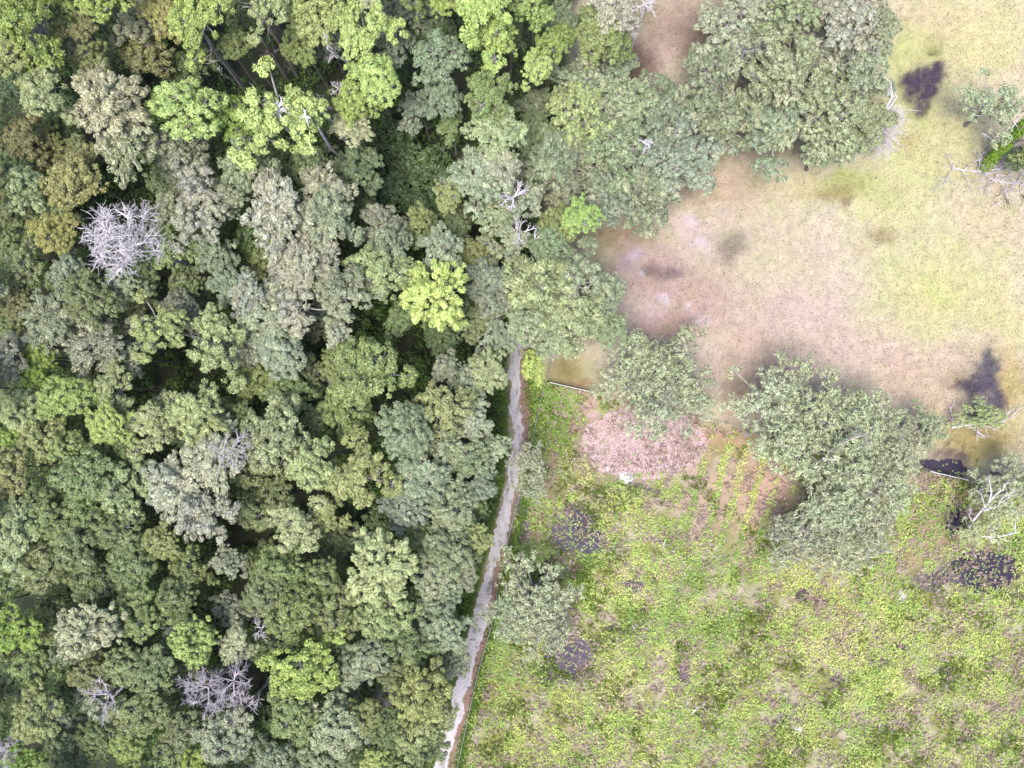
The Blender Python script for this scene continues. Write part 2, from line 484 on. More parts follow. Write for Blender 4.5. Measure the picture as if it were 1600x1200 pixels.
def verge_col(p, q, V):
    n = fbm(p / 6, q / 14, 5)[:, None]
    g = np.clip((fbm(p / 12, q / 26, 15) - .58) * 6, 0, 1)[:, None]
    return (alb(150, 118, 104) * (1 - n) + alb(176, 146, 136) * n) * (1 - g) + alb(128, 130, 84) * g


def sand_col(p, q, V):
    n = fbm(p / 5, q / 12, 8)[:, None]
    g = np.clip((fbm(p / 4, q / 14, 18) - .60) * 7, 0, 1)[:, None] * .9
    return (alb(202, 194, 198) * (1 - n) + alb(236, 230, 233) * n) * (1 - g) + alb(140, 140, 112) * g


ribbon('dirt_verge', VERGE, [10, 10, 9, 8, 6, 6, 6, 6, 6, 6, 6, 6, 6, 6, 7, 7, 7], 0.004, M_track, verge_col, jag=1.0, seed=4)
ribbon('sand_track', TRACK, TW, 0.008, M_track, sand_col, jag=5.0, seed=2)


def water_patch(px0, py0, rx, ry, label, z=0.006, seed=0, rot=0.0):
    n = 90
    V = [at(px0, py0)[:2] + (z,)]
    for i in range(n):
        t = 2 * math.pi * i / n
        r = 0.62 + .75 * float(fbm(np.array([math.cos(t) * 1.6 + seed]), np.array([math.sin(t) * 1.6 + seed]), seed, 4)[0])
        r *= .75 + .5 * float(fbm(np.array([math.cos(t) * 5 + seed]), np.array([math.sin(t) * 5]), seed + 3, 3)[0])
        r += .22 * math.sin(3 * t + seed)
        x, y = math.cos(t) * rx * r, math.sin(t) * ry * r
        V.append(at(px0 + x * math.cos(rot) - y * math.sin(rot), py0 + x * math.sin(rot) + y * math.cos(rot))[:2] + (z,))
    F = np.array([[0, 1 + (i + 1) % n, 1 + i] for i in range(n)])
    return link('water', mesh_np('water', np.array(V), F, M_water), kind='structure', label=label)


water_patch(1548, 886, 64, 30, 'dark pool under the bare branched tree at the right edge', seed=3, rot=-.25)
water_patch(1590, 862, 22, 20, 'black corner of the pool at the right edge', z=.010, seed=6)
water_patch(1478, 733, 36, 14, 'dark water crossed by the white fence rail', seed=5, rot=.3)
water_patch(1496, 806, 20, 26, 'dark puddle left of the bare branched tree', seed=8)
water_patch(606, 1086, 20, 14, 'swamp water showing through the gap in the canopy', seed=9)
water_patch(560, 1065, 14, 10, 'small black water spot in the canopy gap', seed=2)
water_patch(905, 812, 20, 12, 'wet hollow among weeds right of the track', seed=12)
water_patch(912, 842, 26, 8, 'lower wet hollow among weeds right of the track', seed=13)

# ------------------------------------------------------------------ crown prototypes
def ellipsoid_pts(n, up=-0.15):
    """directions on the unit sphere, z above 'up'"""
    z = rng.uniform(up, 1, n)
    t = rng.uniform(0, 2 * math.pi, n)
    r = np.sqrt(1 - np.clip(z, -1, 1) ** 2)
    return np.stack([r * np.cos(t), r * np.sin(t), z], 1)


CR = 4.0                                    # nominal crown radius of a prototype


# (foliage clumps)
def make_crown(name, lobes, lobe_r, clumps, clump_r, nleaf, leaf, dome=0.75, squash=0.8, aspect=1.1, jit=0.55, spiky=0.0,
               irregular=0.22, hollow=0.0, dirmode=None, rough=.2, twig=0.0):
    """dome of boughs > clumps > leaf sprays. returns (leaf mesh, branch mesh, height)"""
    LC = []
    ga = 2.399963
    ph = rng.uniform(0, 6.28)
    amp = rng.uniform(-irregular, irregular, 5)
    for i in range(lobes):
        q = (i + .5) / lobes
        rr = math.sqrt(q) * 0.80
        t = ph + i * ga + rng.uniform(-.35, .35)
        edge = 1 + sum(amp[k] * math.cos((k + 2) * t + k) for k in range(5)) * .8
        rr *= edge * rng.uniform(.85, 1.12)
        if rr < hollow: continue
        z = dome * CR * (1 - (min(rr, 1) ** 2) * .95) * rng.uniform(.92 - rough, .92 + rough)
        lr = lobe_r * CR * rng.uniform(.72, 1.25)
        LC.append((math.cos(t) * rr * CR, math.sin(t) * rr * CR, z, lr, t))
    P = []; Nn = []; val = []; lran = []; Dn = []
    segs = []
    ctr = np.array([0, 0, -0.1 * CR])
    for (x, y, z, lr, t) in LC:
        c = np.array([x, y, z])
        mid = c * .5 + ctr * .5 + rng.normal(size=3) * .15
        segs.append((ctr, mid, .14, .10)); segs.append((mid, c, .10, .05))
        nc = max(3, int(clumps * (lr / (lobe_r * CR)) ** 2))
        D = ellipsoid_pts(nc, -.25)
        lv = rng.uniform(0, 1)
        for k in range(nc):
            dd = D[k]
            out = rng.uniform(.7, 1.08)
            if spiky:
                out *= 1 + spiky * rng.uniform(0, 1) * (1 - abs(dd[2]))
            cc = c + dd * lr * out * np.array([1, 1, squash])
            if k % 2 == 0:
                segs.append((c, cc, .045, .02))
            if twig and rng.uniform() < .75:
                q0 = c if k % 2 else cc
                for _ in range(2):
                    q1 = q0 + (dd * np.array([1, 1, .5]) + rng.normal(size=3) * .6 + np.array([0, 0, .25])) * .22 * twig * rng.uniform(.5, 1)
                    segs.append((q0, q1, .018, .010)); q0 = q1
            cr = clump_r * CR * rng.uniform(.65, 1.3)
            nl = int(nleaf * (cr / (clump_r * CR)) ** 2) + 4
            E = ellipsoid_pts(nl, -.35)
            rad = rng.uniform(.55, 1.05, (nl, 1))
            pp = cc + E * cr * rad * np.array([1, 1, .8])
            P.append(pp)
            nn = E * .9 + dd * .5 + np.array([0, 0, .55]) + rng.normal(size=(nl, 3)) * jit
            Nn.append(nn)
            if dirmode == 'out':
                Dn.append(np.tile(dd + np.array([math.cos(t), math.sin(t), -.2]) * .8, (nl, 1)) + rng.normal(size=(nl, 3)) * .35)
            else:
                Dn.append(rng.normal(size=(nl, 3)))
            v = np.clip(.5 * lv + .5 * rng.uniform(0, 1), 0, 1)
            val.append(np.full(nl, v) * .8 + rng.uniform(0, .2, nl))
            cb = rng.uniform(-.18, .18)
            lran.append(np.clip(rng.uniform(.1, .85, nl) + cb, 0, 1))
    P = np.concatenate(P); Nn = np.concatenate(Nn); val = np.concatenate(val); lran = np.concatenate(lran); Dn = np.concatenate(Dn)
    n = len(P)
    V, F = leaves(P, Nn, leaf * rng.uniform(.6, 1.3, n), aspect, .22, Dn)
    me = mesh_np(name, V, F, M_leaf, val=np.repeat(val, 4))
    a = me.attributes.new('leafran', 'FLOAT', 'POINT')
    a.data.foreach_set('value', np.repeat(lran, 4).astype(np.float32))
    V2, F2 = tubes(segs, 4)
    mb = mesh_np(name + '_branches', V2, F2, M_pale)
    return me, mb, dome * CR * 1.1 + lobe_r * CR * squash


PROTO = {}
PROTO['broad'] = [make_crown('broad_crown', rng.integers(13, 20), .30, 17, .095, 54, .118, dome=rng.uniform(.6, .85), irregular=.3) for _ in range(8)]
PROTO['round'] = [make_crown('round_crown', 22, .26, 13, .085, 48, .105, dome=.75, irregular=.08) for _ in range(2)]
PROTO['star'] = [make_crown('star_crown', 17, .27, 18, .085, 50, .125, dome=.8, aspect=1.5, spiky=.75, irregular=.15, dirmode='out') for _ in range(3)]
PROTO['wisp'] = [make_crown('wispy_crown', rng.integers(15, 21), .27, 18, .095, 46, .108, dome=rng.uniform(.55, .75), aspect=1.7, spiky=.4, irregular=.3, dirmode='out', twig=1.3) for _ in range(5)]
PROTO['open'] = [make_crown('open_crown', 12, .25, 16, .095, 50, .118, dome=.6, aspect=1.3, spiky=.3, irregular=.4, hollow=.1, twig=1.0) for _ in range(4)]
PROTO['oak'] = [make_crown('oak_crown', 25, .19, 20, .058, 40, .082, dome=.44, aspect=1.5, spiky=.4, irregular=.38, squash=.95, rough=.62, twig=1.4) for _ in range(4)]
PROTO['thin'] = [make_crown('thin_crown', 25, .21, 13, .065, 15, .085, dome=.36, aspect=2.3, spiky=.5, irregular=.35, jit=.8, squash=.65, rough=.4, twig=1.5) for _ in range(3)]
PROTO['sparse'] = [make_crown('sparse_crown', 26, .22, 13, .065, 8, .08, dome=.30, aspect=2.8, spiky=.6, irregular=.4, jit=.9, squash=.5, twig=1.8) for _ in range(2)]
PROTO['low'] = [make_crown('low_crown', 14, .31, 13, .11, 30, .16, dome=.5, irregular=.25) for _ in range(3)]


def trunk_mesh(name, mat, lean=.04):
    segs = []
    p = np.array([0., 0, -.02]); n = 7
    for i in range(n):
        q = p * np.array([1, 1, 0]) + np.array([rng.normal() * lean * .09, rng.normal() * lean * .09, 10 * (i + 1) / n])
        r = lambda u: .30 * (1 - .62 * u) + (.14 * max(0, 1 - u * 9))
        segs.append((p, q, r(i / n), r((i + 1) / n)))
        p = q
    V, F = tubes(segs, 8)
    V[:, 2] /= 10
    return mesh_np(name, V, F, mat)


# trunk prototypes: unit height, real radius in x and y
TR = [trunk_mesh('trunk', M_bark, 2.2) for _ in range(4)] + [trunk_mesh('trunk', M_pale, 3.0) for _ in range(3)]

ALLTREES = []                               # (px, py, r, dict) for labels


COLS = {  # sunlit look of each kind of crown
    'lime':   (192, 212, 126), 'bright': (172, 194, 108), 'green': (150, 166, 106), 'mid': (140, 154, 104),
    'dark': (96, 120, 72), 'pale': (182, 194, 138), 'yellow': (176, 186, 116), 'gold': (176, 176, 108),
    'olive': (148, 152, 98), 'grey': (156, 166, 136), 'silver': (186, 190, 166), 'blue': (154, 172, 132),
    'tan': (200, 202, 160), 'oak': (154, 168, 128), 'vivid': (158, 186, 92), 'sage': (170, 182, 144),
}
WORDS = {
    'lime': 'bright lime green', 'bright': 'yellowish bright green', 'green': 'plain green', 'mid': 'middling green',
    'dark': 'dark green', 'pale': 'pale yellow green', 'yellow': 'yellow green', 'gold': 'golden olive', 'olive': 'dull olive',
    'grey': 'grey green', 'silver': 'silvery grey', 'blue': 'bluish green', 'tan': 'pale tan', 'oak': 'grey green',
    'vivid': 'vivid green', 'sage': 'pale sage',
}
FORM = {'broad': 'broadleaf tree', 'round': 'dense round tree', 'star': 'ragged spiky tree', 'wisp': 'feathery tree',
        'open': 'loose open tree', 'oak': 'spreading live oak', 'thin': 'thin wispy oak', 'sparse': 'sparse twiggy oak', 'low': 'low understorey tree'}
cnt = {}


def tree(px, py, r, col, form='broad', top=None, moss=None, label=None, short=None, group=None, sq=None, bright=1.0, under=False):
    """px, py: centre of the crown in the photo; r: its radius in photo pixels; top: height in metres"""
    if top is None: top = {'low': 7.5, 'oak': 12, 'thin': 7, 'sparse': 5}.get(form, 17) + random.uniform(-2, 2.5)
    zc = top * .82
    R = r / FP * (H - zc) * 1.06
    x, y, _ = at(px, py, zc)
    cr, br, hh = random.choice(PROTO[form])
    sc = R / CR
    zs = sc * random.uniform(.85, 1.15)
    base = max(.5, top - hh * zs)
    root = bpy.data.objects.new('understorey_tree' if under else 'tree' if form not in ('oak', 'thin', 'sparse') else 'live_oak', None)
    C.objects.link(root)
    root.location = (x, y, 0)
    root.rotation_euler = (0, 0, 0)
    root.empty_display_size = 1
    a = random.uniform(.9, 1.1)
    tm = TR[random.randrange(4, 7)] if form not in ('oak', 'thin') and col in ('silver', 'tan') else TR[random.randrange(4)]
    k = link('trunk', tm, root)
    th = max(.45, .17 * R) if form not in ('oak', 'thin', 'sparse') else .7
    k.scale = (th, th, base + .3 * sc)
    b = link('branches', br, root)
    c = link('crown', cr, root)
    rz = random.uniform(0, 6.283)
    for o in (b, c):
        o.location = (0, 0, base)
        o.rotation_euler = (random.uniform(-.08, .08), random.uniform(-.08, .08), rz)
        o.scale = (sc * a, sc / a, zs) if sq is None else (sc * sq[0], sc * sq[1], zs)
        if sq is not None: o.rotation_euler[2] = sq[2] if len(sq) > 2 else 0
    b.rotation_euler = c.rotation_euler
    cc = np.array(COLS[col], float) * random.uniform(.95, 1.05) + np.array([random.uniform(-5, 5), random.uniform(-3, 3), random.uniform(-6, 6)])
    lc = lin(np.clip(cc, 0, 255)) / KALB * {'thin': 1.75, 'sparse': 1.85, 'oak': 1.48}.get(form, 1.38) * bright
    if moss is None: moss = {'grey': .30, 'silver': .55, 'tan': .3, 'oak': .35, 'sage': .35}.get(col, .06)
    if form == 'star' and bright > 1: lc = lc * np.array([.98, 1.01, 1.04])
    c.color = (*lc, moss)
    ALLTREES.append(dict(o=root, x=px, y=py, r=r, col=col, form=form, label=label, short=short, group=group, moss=moss, top=top, under=under))
    return root


#TREES_BEGIN
T = tree
# ---- forest, upper left
T(48, 45, 62, 'bright', 'broad', 19, label='large yellowish green tree filling the upper left corner', short='big upper left corner tree')
T(18, 100, 46, 'yellow', 'broad', 18)
T(80, 152, 42, 'pale', 'broad', 17)
T(98, 22, 34, 'green', 'broad', 15)
T(132, 48, 34, 'olive', 'open', 14)
T(165, 14, 36, 'bright', 'broad', 18)
T(152, 100, 34, 'olive', 'broad', 14)
T(218, 38, 36, 'grey', 'broad', 12)
T(226, 84, 42, 'olive', 'low', 10)
T(270, 34, 40, 'gold', 'wisp', 14)
T(322, 40, 52, 'bright', 'broad', 20, label='tall bright green tree whose pale trunk shows leaning below its crown', short='tall pale trunked tree at the top')
T(378, 78, 26, 'green', 'broad', 15)
T(300, 104, 38, 'dark', 'low', 8)
T(180, 172, 58, 'tan', 'wisp', 20, label='pale tan feathery crown left of the two bright lime trees', short='pale tan feathery crown')
T(208, 232, 50, 'sage', 'wisp', 18)
T(298, 172, 54, 'lime', 'broad', 19, sq=(1.05, .8), label='lime green tree with a few bare twigs, left of a larger lime tree', short='smaller of the two lime trees')
T(362, 188, 36, 'bright', 'broad', 16)
T(432, 188, 72, 'lime', 'open', 21, label='big lime green tree with white dead twigs sticking out of its crown', short='big lime tree with white twigs')
T(50, 225, 42, 'olive', 'broad', 14)
T(100, 200, 32, 'dark', 'low', 9)
T(88, 238, 34, 'olive', 'broad', 12)
T(125, 285, 46, 'gold', 'broad', 16, label='golden olive tree above the bleached dead tree', short='golden olive tree')
T(22, 268, 30, 'green', 'broad', 14)
T(42, 305, 42, 'pale', 'broad', 16)
T(290, 242, 40, 'grey', 'wisp', 15)
T(350, 235, 30, 'dark', 'low', 9)
T(322, 292, 44, 'silver', 'open', 17)
T(390, 262, 40, 'sage', 'wisp', 17)
T(28, 140, 30, 'dark', 'low', 8)
T(260, 290, 30, 'mid', 'low', 10)
T(428, 28, 38, 'pale', 'open', 20, label='tall pale crown at the top with two dark bare trunks leaning below', short='tall crown on two dark trunks')
T(474, 72, 32, 'green', 'broad', 13)
T(508, 22, 48, 'yellow', 'broad', 19)
T(568, 56, 52, 'lime', 'open', 19, sq=(.9, 1.1))
T(590, 132, 40, 'lime', 'broad', 18, label='bright lime tuft shaped tree right of the bare twisted snag', short='lime tree beside the twisted snag')
T(560, 168, 34, 'bright', 'broad', 17)
T(618, 75, 32, 'grey', 'broad', 14)
T(582, 16, 28, 'tan', 'wisp', 18)
T(690, 102, 46, 'blue', 'round', 17, label='round bluish green tree standing alone in the dark gap', short='round bluish tree')
T(692, 158, 38, 'blue', 'round', 14)
T(752, 28, 56, 'lime', 'open', 20)
T(700, 8, 34, 'bright', 'broad', 18)
T(772, 68, 34, 'lime', 'broad', 18)
T(664, 34, 30, 'grey', 'broad', 10)
T(638, 44, 32, 'dark', 'low', 8)
T(762, 160, 46, 'green', 'round', 18, label='dense rounded green tree right of the bluish round one', short='dense rounded green tree')
T(778, 215, 46, 'pale', 'broad', 17)
T(556, 205, 30, 'tan', 'wisp', 15)
T(488, 262, 38, 'mid', 'broad', 13)
T(562, 268, 38, 'mid', 'broad', 13)
T(620, 215, 44, 'dark', 'low', 5)
T(655, 262, 46, 'dark', 'low', 5)
T(604, 300, 44, 'dark', 'low', 5)
T(660, 320, 34, 'dark', 'low', 6)
T(704, 205, 24, 'green', 'broad', 10)
T(702, 312, 28, 'yellow', 'round', 15, label='small yellowish round tree just above centre of the forest', short='small yellowish round tree')
T(745, 285, 46, 'sage', 'wisp', 16)
T(778, 262, 36, 'silver', 'wisp', 16)
T(436, 242, 30, 'dark', 'low', 9)
T(510, 300, 40, 'silver', 'wisp', 16)
# ---- forest, middle left
T(440, 335, 60, 'silver', 'wisp', 18, label='broad silvery moss hung crown left of the forest middle', short='broad silvery moss hung crown')
T(510, 345, 50, 'sage', 'wisp', 17)
T(420, 400, 42, 'green', 'broad', 11)
T(480, 412, 52, 'silver', 'wisp', 17)
T(540, 462, 48, 'sage', 'broad', 17)
T(594, 425, 48, 'pale', 'broad', 16)
T(612, 385, 34, 'grey', 'broad', 15)
T(600, 350, 32, 'grey', 'broad', 14)
T(655, 352, 30, 'green', 'broad', 12)
T(690, 395, 38, 'sage', 'round', 15)
T(680, 466, 55, 'lime', 'star', 18, moss=.0, bright=1.12, label='bright lime star shaped tree, the most vivid in the forest', short='vivid lime star shaped tree')
T(626, 498, 30, 'green', 'broad', 12)
T(712, 362, 26, 'mid', 'low', 10)
T(745, 400, 36, 'olive', 'broad', 12)
T(762, 440, 34, 'grey', 'wisp', 13)
T(742, 500, 34, 'mid', 'broad', 12)
T(428, 500, 46, 'sage', 'wisp', 17)
T(470, 480, 44, 'silver', 'open', 17)
T(440, 545, 44, 'sage', 'broad', 16)
T(400, 465, 36, 'silver', 'broad', 17)
T(540, 525, 26, 'silver', 'open', 15)
T(575, 585, 66, 'green', 'broad', 18, label='large fresh green tree left of the track top', short='large fresh green tree')
T(700, 578, 28, 'sage', 'broad', 13)
T(762, 580, 34, 'pale', 'wisp', 14)
T(735, 600, 28, 'sage', 'wisp', 13)
T(95, 366, 34, 'gold', 'broad', 16, label='golden olive tree touching the left side of the dead white tree', short='golden tree beside the dead one')
T(268, 382, 38, 'pale', 'broad', 15)
T(270, 335, 30, 'grey', 'broad', 15)
T(312, 345, 46, 'silver', 'open', 17)
T(340, 398, 34, 'grey', 'broad', 14)
T(358, 312, 30, 'sage', 'wisp', 15)
T(45, 420, 40, 'green', 'broad', 14)
T(15, 370, 32, 'mid', 'broad', 13)
T(152, 472, 46, 'olive', 'round', 17, label='dense olive tree below the dead white tree', short='dense olive tree')
T(118, 425, 28, 'sage', 'broad', 15)
T(200, 452, 34, 'sage', 'broad', 15)
T(238, 420, 30, 'mid', 'broad', 13)
T(92, 500, 50, 'grey', 'wisp', 16)
T(38, 470, 30, 'olive', 'broad', 14)
T(165, 540, 52, 'grey', 'wisp', 16)
T(210, 560, 34, 'grey', 'broad', 14)
T(18, 560, 38, 'grey', 'broad', 15)
T(70, 555, 28, 'vivid', 'broad', 13)
T(252, 515, 46, 'yellow', 'open', 18)
T(338, 540, 56, 'pale', 'open', 18, label='yellowish tree with bare grey twigs near its middle, left centre', short='yellowish tree with grey twigs')
T(362, 448, 34, 'blue', 'broad', 14)
T(300, 440, 32, 'mid', 'broad', 13)
T(290, 480, 28, 'grey', 'broad', 14)
T(62, 592, 26, 'vivid', 'broad', 13)
T(395, 550, 36, 'sage', 'wisp', 14)
T(20, 515, 28, 'mid', 'low', 12)
T(480, 585, 34, 'mid', 'broad', 12)
T(410, 590, 40, 'green', 'broad', 14)
T(450, 615, 38, 'green', 'broad', 14)
# ---- forest, lower left
T(45, 640, 38, 'pale', 'broad', 15)
T(112, 620, 40, 'bright', 'broad', 17)
T(186, 664, 34, 'lime', 'broad', 18, moss=0, label='small yellow lime crown near the left side below the golden patch', short='small yellow lime crown')
T(190, 610, 40, 'pale', 'open', 16)
T(70, 680, 40, 'yellow', 'broad', 15)
T(108, 698, 30, 'yellow', 'broad', 15)
T(18, 690, 30, 'vivid', 'broad', 14)
T(22, 735, 40, 'yellow', 'broad', 16)
T(248, 664, 42, 'pale', 'open', 17)
T(318, 648, 46, 'pale', 'wisp', 18)
T(350, 712, 48, 'silver', 'wisp', 18, moss=.8, label='silvery white topped tree with pale radiating branches', short='silvery white topped tree')
T(285, 756, 50, 'silver', 'wisp', 17)
T(328, 800, 52, 'silver', 'open', 18)
T(366, 872, 28, 'sage', 'broad', 15)
T(170, 705, 30, 'green', 'broad', 14)
T(212, 702, 26, 'green', 'round', 14)
T(140, 742, 48, 'green', 'broad', 17)
T(196, 762, 44, 'pale', 'broad', 16)
T(150, 796, 44, 'green', 'broad', 16)
T(60, 770, 38, 'mid', 'broad', 15)
T(92, 810, 42, 'green', 'broad', 16)
T(32, 832, 46, 'pale', 'broad', 17)
T(128, 852, 46, 'green', 'broad', 16)
T(190, 830, 42, 'mid', 'broad', 15)
T(222, 738, 18, 'green', 'round', 13)
T(264, 838, 30, 'yellow', 'broad', 15)
T(298, 880, 36, 'green', 'broad', 14)
T(210, 885, 40, 'mid', 'broad', 15)
T(72, 885, 40, 'green', 'broad', 15)
T(20, 905, 36, 'mid', 'broad', 14)
T(390, 660, 36, 'green', 'broad', 15)
T(440, 682, 58, 'pale', 'broad', 18, label='large pale yellow green tree in the lower forest middle', short='large pale yellow green tree')
T(495, 722, 46, 'pale', 'broad', 18)
T(562, 742, 52, 'yellow', 'open', 18, label='yellowish open crown right of the large pale tree', short='yellowish open crown')
T(540, 640, 40, 'green', 'broad', 15)
T(635, 682, 48, 'blue', 'broad', 17)
T(695, 632, 44, 'pale', 'broad', 16)
T(742, 655, 28, 'sage', 'wisp', 14)
T(698, 700, 36, 'sage', 'broad', 15)
T(660, 745, 46, 'sage', 'wisp', 16)
T(732, 712, 40, 'blue', 'broad', 15)
T(762, 700, 30, 'sage', 'wisp', 13)
T(702, 790, 44, 'sage', 'broad', 15)
T(632, 792, 34, 'grey', 'wisp', 15)
T(752, 755, 30, 'grey', 'broad', 13)
T(468, 818, 44, 'pale', 'open', 18)
T(516, 798, 28, 'yellow', 'open', 16)
T(408, 790, 46, 'mid', 'broad', 13)
T(400, 735, 40, 'mid', 'broad', 14)
T(600, 880, 58, 'pale', 'star', 19, moss=.15, label='pale yellow green tree standing out from the dark gap above it', short='pale tree below the dark gap')
T(600, 812, 30, 'dark', 'low', 7)
T(535, 842, 34, 'mid', 'low', 8)
T(448, 885, 46, 'green', 'broad', 15)
T(505, 905, 36, 'green', 'broad', 14)
T(696, 852, 42, 'blue', 'broad', 15)
T(726, 825, 28, 'green', 'broad', 13)
T(752, 838, 20, 'yellow', 'broad', 13, label='small pale yellow crown leaning over the sandy track', short='small pale crown over the track')
T(684, 905, 38, 'sage', 'broad', 14)
T(722, 888, 30, 'grey', 'broad', 12)
T(655, 830, 30, 'mid', 'broad', 13)
# ---- forest, bottom left
T(32, 976, 38, 'vivid', 'broad', 17, label='vivid yellow green tree at the left edge', short='vivid tree at the left edge')
T(78, 970, 32, 'green', 'broad', 14)
T(148, 978, 46, 'tan', 'star', 18, label='pale tan pine like crown in the lower left', short='pale tan pine like crown')
T(110, 1016, 26, 'blue', 'round', 14)
T(228, 958, 42, 'green', 'broad', 16)
T(312, 996, 36, 'lime', 'star', 17, moss=0, label='lime green ragged tree above the purple grey dead branches', short='ragged lime tree in the lower left')
T(285, 930, 38, 'green', 'broad', 15)
T(370, 945, 34, 'grey', 'broad', 13)
T(376, 1000, 30, 'tan', 'wisp', 14)
T(150, 1045, 34, 'olive', 'broad', 15)
T(205, 1035, 38, 'green', 'broad', 15)
T(170, 1090, 42, 'sage', 'open', 13)
T(66, 1108, 44, 'yellow', 'round', 17, label='rounded olive tree with a yellow lower rim at lower left', short='rounded olive yellow tree')
T(60, 1042, 44, 'green', 'broad', 15)
T(20, 1075, 32, 'mid', 'broad', 13)
T(250, 1040, 38, 'green', 'broad', 15)
T(230, 1105, 46, 'green', 'broad', 16)
T(300, 1045, 30, 'mid', 'low', 10)
T(352, 1145, 46, 'sage', 'broad', 15)
T(290, 1130, 34, 'mid', 'broad', 14)
T(214, 1162, 28, 'bright', 'broad', 15)
T(312, 1182, 32, 'vivid', 'broad', 13)
T(48, 1182, 32, 'vivid', 'broad', 15)
T(112, 1180, 40, 'mid', 'broad', 14)
T(165, 1150, 36, 'mid', 'broad', 14)
T(262, 1185, 32, 'green', 'broad', 14)
T(150, 905, 36, 'mid', 'broad', 14)
T(460, 958, 46, 'green', 'broad', 16)
T(528, 958, 40, 'green', 'broad', 15)
T(608, 958, 44, 'pale', 'broad', 16)
T(640, 1000, 42, 'green', 'broad', 15)
T(420, 920, 36, 'green', 'broad', 15)
T(478, 1040, 56, 'bright', 'broad', 18, moss=.1, label='dense yellowish green tree left of the gap showing dark water', short='dense green tree by the water gap')
T(568, 1030, 40, 'sage', 'broad', 15)
T(468, 1112, 44, 'green', 'broad', 15)
T(528, 1130, 48, 'sage', 'broad', 15)
T(418, 1105, 36, 'dark', 'low', 9)
T(612, 1045, 30, 'mid', 'broad', 14)
T(575, 1110, 34, 'green', 'broad', 14)
T(606, 1130, 30, 'mid', 'broad', 14)
T(662, 1080, 48, 'yellow', 'broad', 16, label='yellowish tree leaning out beside the lower track', short='yellowish tree by the lower track')
T(690, 1110, 28, 'pale', 'broad', 13)
T(692, 985, 38, 'sage', 'broad', 14)
T(652, 1152, 44, 'pale', 'wisp', 14)
T(585, 1184, 24, 'lime', 'broad', 14)
T(500, 1185, 36, 'sage', 'broad', 14)
T(432, 1180, 36, 'grey', 'broad', 14)
T(684, 935, 36, 'blue', 'broad', 13)
T(710, 1030, 26, 'sage', 'wisp', 11)
T(545, 1190, 30, 'mid', 'broad', 13)
T(620, 1200, 34, 'green', 'broad', 13)
T(378, 1190, 32, 'mid', 'broad', 13)
# ---- edge of forest beside the pasture
T(815, 320, 36, 'sage', 'open', 14, label='mossy tree with bright white dead limbs at the wood edge', short='tree with bright white limbs')
T(770, 330, 34, 'sage', 'wisp', 13)
T(800, 385, 34, 'sage', 'open', 13)
T(906, 343, 34, 'bright', 'round', 14, moss=0, label='small round bright green tree beside the pasture corner', short='round bright green tree')
T(874, 350, 30, 'green', 'broad', 13)
T(860, 385, 34, 'blue', 'broad', 13)
T(834, 572, 28, 'lime', 'broad', 11, moss=.25, sq=(.85, 1.1), label='small lime green tree between the track and the fence corner', short='lime tree at the fence corner')
T(845, 450, 66, 'pale', 'wisp', 14, label='yellowish live oak left of the pasture, pale twigs at its middle', short='yellowish oak by the pasture')
T(905, 440, 52, 'sage', 'open', 13)
T(900, 505, 50, 'pale', 'broad', 13)
T(945, 455, 36, 'sage', 'broad', 11)
T(950, 510, 32, 'blue', 'broad', 10)
T(815, 505, 40, 'sage', 'broad', 13)
T(860, 530, 34, 'sage', 'wisp', 12)
T(775, 525, 30, 'sage', 'broad', 13)
T(770, 475, 30, 'grey', 'broad', 13)
T(862, 76, 30, 'bright', 'broad', 16)
T(836, 116, 30, 'lime', 'broad', 16)
T(835, 15, 34, 'bright', 'broad', 17)
T(880, 40, 34, 'blue', 'broad', 12)
T(935, 55, 44, 'green', 'broad', 14)
T(960, 18, 40, 'silver', 'wisp', 15, label='tan and white moss draped tree at the top beside the brown path', short='moss draped tree at the top')
T(960, 75, 32, 'green', 'broad', 12)
T(965, 100, 28, 'sage', 'low', 9)
T(860, 250, 40, 'grey', 'wisp', 13)
T(825, 215, 34, 'mid', 'broad', 12)
T(838, 170, 30, 'mid', 'low', 10)
# ---- live oaks at the pasture
T(925, 135, 62, 'sage', 'oak', 11.2)
T(900, 190, 58, 'pale', 'oak', 12.0)
T(975, 160, 54, 'sage', 'oak', 11.2)
T(885, 270, 60, 'grey', 'oak', 11.2)
T(960, 235, 76, 'oak', 'oak', 11.2, label='large grey green live oak left of the pasture bay', short='large oak left of the pasture bay')
T(1030, 180, 58, 'oak', 'oak', 9.6)
T(1050, 245, 70, 'grey', 'oak', 10.4)
T(1020, 300, 66, 'oak', 'oak', 9.6, label='lowest live oak of the upper oak group, its edge over the pasture', short='lowest oak of the upper group')
T(945, 310, 48, 'grey', 'oak', 10.4)
T(1112, 128, 62, 'oak', 'oak', 10.4)
T(1158, 50, 72, 'sage', 'oak', 11.2, label='live oak right of the bare brown path at the top', short='oak right of the brown path')
T(1130, 190, 52, 'oak', 'oak', 8.8)
T(1220, 110, 78, 'sage', 'oak', 12.0)
T(1230, 25, 66, 'oak', 'oak', 11.2)
T(1310, 40, 72, 'silver', 'oak', 11.2, moss=.5, label='live oak with pale beige moss patches at the top', short='oak with beige moss patches')
T(1335, 115, 58, 'sage', 'oak', 11.2)
T(1290, 175, 70, 'sage', 'oak', 11.2)
T(1210, 195, 64, 'oak', 'oak', 9.6)
T(1345, 190, 48, 'oak', 'oak', 9.6, label='rightmost oak of the upper group beside the bleached fallen limbs', short='oak beside the bleached limbs')
T(1300, 235, 44, 'oak', 'oak', 8.8)
T(1365, 50, 44, 'oak', 'oak', 9.6)
T(1556, 168, 50, 'sage', 'thin', 7, label='pale oak at the right edge above the vine clad leaning trunk', short='pale oak at the right edge')
T(1598, 250, 24, 'dark', 'low', 4)
